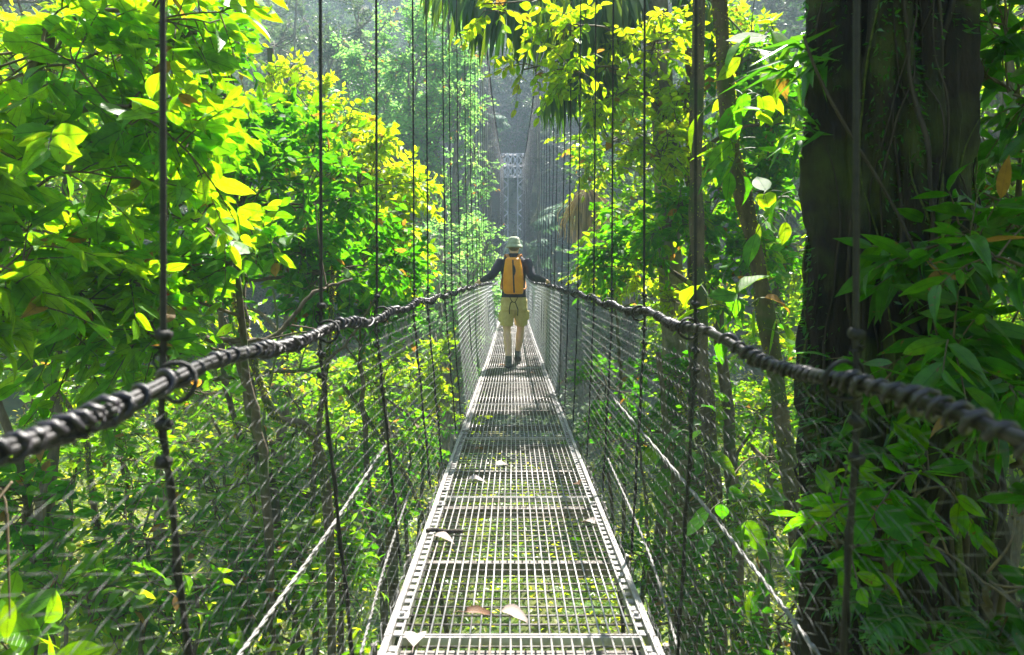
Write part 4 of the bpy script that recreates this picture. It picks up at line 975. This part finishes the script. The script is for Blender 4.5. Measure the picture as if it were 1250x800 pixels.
for i,(x,y) in enumerate(placed):
    q=int(rng.integers(0,4)); z=float(gz(x,y))-.4; s=rng.uniform(.75,1.2)*(.8 if y<34 else 1)
    lab='hazy dark green tree in the forest on the far hillside' ; grp='forest trees on the far hillside'
    if y<34 and abs(x)>9: lab='tall dark tree on the side slope beyond the near foliage'; grp='tall trees on the side slopes'
    if not used[q]:
        o=protos[q]; o.location=(x,y,z); o.scale=(s,s,s); o['group']=grp; o['label']=lab; used[q]=True
    else: dup(protos[q],(x,y,z),rng.uniform(0,6.28),(s,s,s*rng.uniform(.85,1.2)),lab,grp)
# undergrowth on the ground: countless herbs, seedlings and litter
def under(n,xr,yr,size,hmax,mat,tpl,name='undergrowth',rb=(0,1)):
    g=MB(); x=rng.uniform(*xr,n); y=rng.uniform(*yr,n)
    h=np.zeros(n); cl=np.sin(x*1.7+np.sin(y*1.1)*2)+np.sin(y*1.9+x*.6); h=hmax*rng.uniform(0,1,n)**1.2*(.45+.35*cl.clip(-1,1.5))
    z=gz(x,y)+np.maximum(h,.03)
    a=rng.uniform(0,2*math.pi,n)
    place(g,tpl,np.stack([x,y,z],-1),np.stack([np.cos(a),np.sin(a),rng.normal(-.1,.4,n)],-1),np.array([0,0,1.])+rng.normal(0,.45,(n,3)),size*rng.uniform(.5,1.4,n),np.clip(rng.beta(2,2,n)*(rb[1]-rb[0])+rb[0],0,1))
    o=g.build(name,M[mat]); tag(o,kind='stuff'); return o
tag(under(120000,(-13,13),(.5,26),.14,1.7,'leaf_under',T_lo),'dense sunlit undergrowth covering the valley floor under the bridge','undergrowth')
tag(under(60000,(-30,30),(24,60),.32,1.8,'leaf_far',T_lo,'ground_cover'),'green ground cover on the valley floor farther from the bridge','ground cover')
# hanging vines
for i,(px,py,d,L,lab) in enumerate(((330,350,5.2,1.5,'thin yellow vine hanging behind the left hangers at rope height'),(180,560,4.8,1.2,'yellowish catkin like vine hanging low at the lower left'),(1190,60,3.3,3.,'dark liana dropping beside the right side of the giant trunk'),
    (560,120,26,9,'thin aerial root hanging in front of the fresh green crown'),(575,150,28,9,'brownish aerial root hanging left of the pylon'),(1030,40,2.75,2.2,'pale thin liana crossing the giant trunk face'))):
    p0=P(px,py,d); t=np.linspace(0,1,40); p=p0+np.stack([.05*np.sin(t*6+i)*(1 if i!=5 else 3),.04*np.cos(t*5),-L*t],-1)
    if i==5: p[:,0]+=t*.35
    g=MB(); tubes(g,p,np.full(40,.008 if i<2 else (.02 if d>20 else .006)),6,caps=True)
    tag(g.build('hanging_vine',M['root'] if i>1 else M['stem'],None,p0),lab,'vine','hanging vines')

# ================================================================== light, haze, camera
SUN_EL, SUN_AZ = math.radians(57), math.radians(23)   # azimuth measured from +Y toward +X
w=bpy.data.worlds.new('World'); scene.world=w; w.use_nodes=True; nt=w.node_tree
bg=nt.nodes['Background']; sky=nt.nodes.new('ShaderNodeTexSky'); sky.sky_type='NISHITA'; sky.sun_disc=False
sky.sun_elevation=SUN_EL; sky.sun_rotation=SUN_AZ
nt.links.new(sky.outputs[0],bg.inputs[0]); bg.inputs[1].default_value=.05
sl=bpy.data.lights.new('sun','SUN'); sl.energy=4.6; sl.angle=math.radians(.5); sl.color=(1,.95,.86)
so_=bpy.data.objects.new('sun',sl); COL.objects.link(so_)
sd=Vector((math.sin(SUN_AZ)*math.cos(SUN_EL),math.cos(SUN_AZ)*math.cos(SUN_EL),math.sin(SUN_EL)))
so_.rotation_euler=sd.to_track_quat('Z','Y').to_euler()
HAZE=True
if HAZE:
    g=MB(); box(g,(-145,-45,-12),(145,175,95)); o=g.build('haze',None) if False else None
    me=bpy.data.meshes.new('haze'); s=MB(); box(s,(-145,-45,-12),(145,175,95)); 
    m,nt2,N,L=newmat('haze'); v=N('ShaderNodeVolumePrincipled'); v.inputs['Color'].default_value=(.62,.80,1,1); v.inputs['Density'].default_value=.0028; v.inputs['Anisotropy'].default_value=.0
    out=N('ShaderNodeOutputMaterial'); L(v.outputs[0],out.inputs['Volume'])
    tag(s.build('haze',m,smooth=False),'pale bluish haze filling the valley','haze',kind='stuff')
cam=bpy.data.cameras.new('camera'); co=bpy.data.objects.new('camera',cam); COL.objects.link(co)
co.location=(0,0,CZ); co.rotation_euler=(math.radians(90),0,0)
cam.sensor_width=36; cam.lens=36*FP/1250; cam.shift_x=-(HX-625)/1250; cam.shift_y=-(400-HY)/1250
cam.clip_start=.05; cam.clip_end=800
cam.dof.use_dof=True; cam.dof.focus_distance=8.0; cam.dof.aperture_fstop=4.5
scene.camera=co
scene.render.engine='CYCLES'
cy=scene.cycles
cy.use_denoising=True
try: cy.denoiser='OPENIMAGEDENOISE'
except Exception: pass
cy.max_bounces=7; cy.diffuse_bounces=3; cy.glossy_bounces=2; cy.transmission_bounces=3; cy.volume_bounces=1; cy.transparent_max_bounces=4
cy.sample_clamp_indirect=6; cy.caustics_reflective=False; cy.caustics_refractive=False
cy.use_adaptive_sampling=True; cy.adaptive_threshold=.02
vs=scene.view_settings; vs.view_transform='Standard'; vs.look='None'; vs.exposure=2.45; vs.gamma=1; vs.use_curve_mapping=False
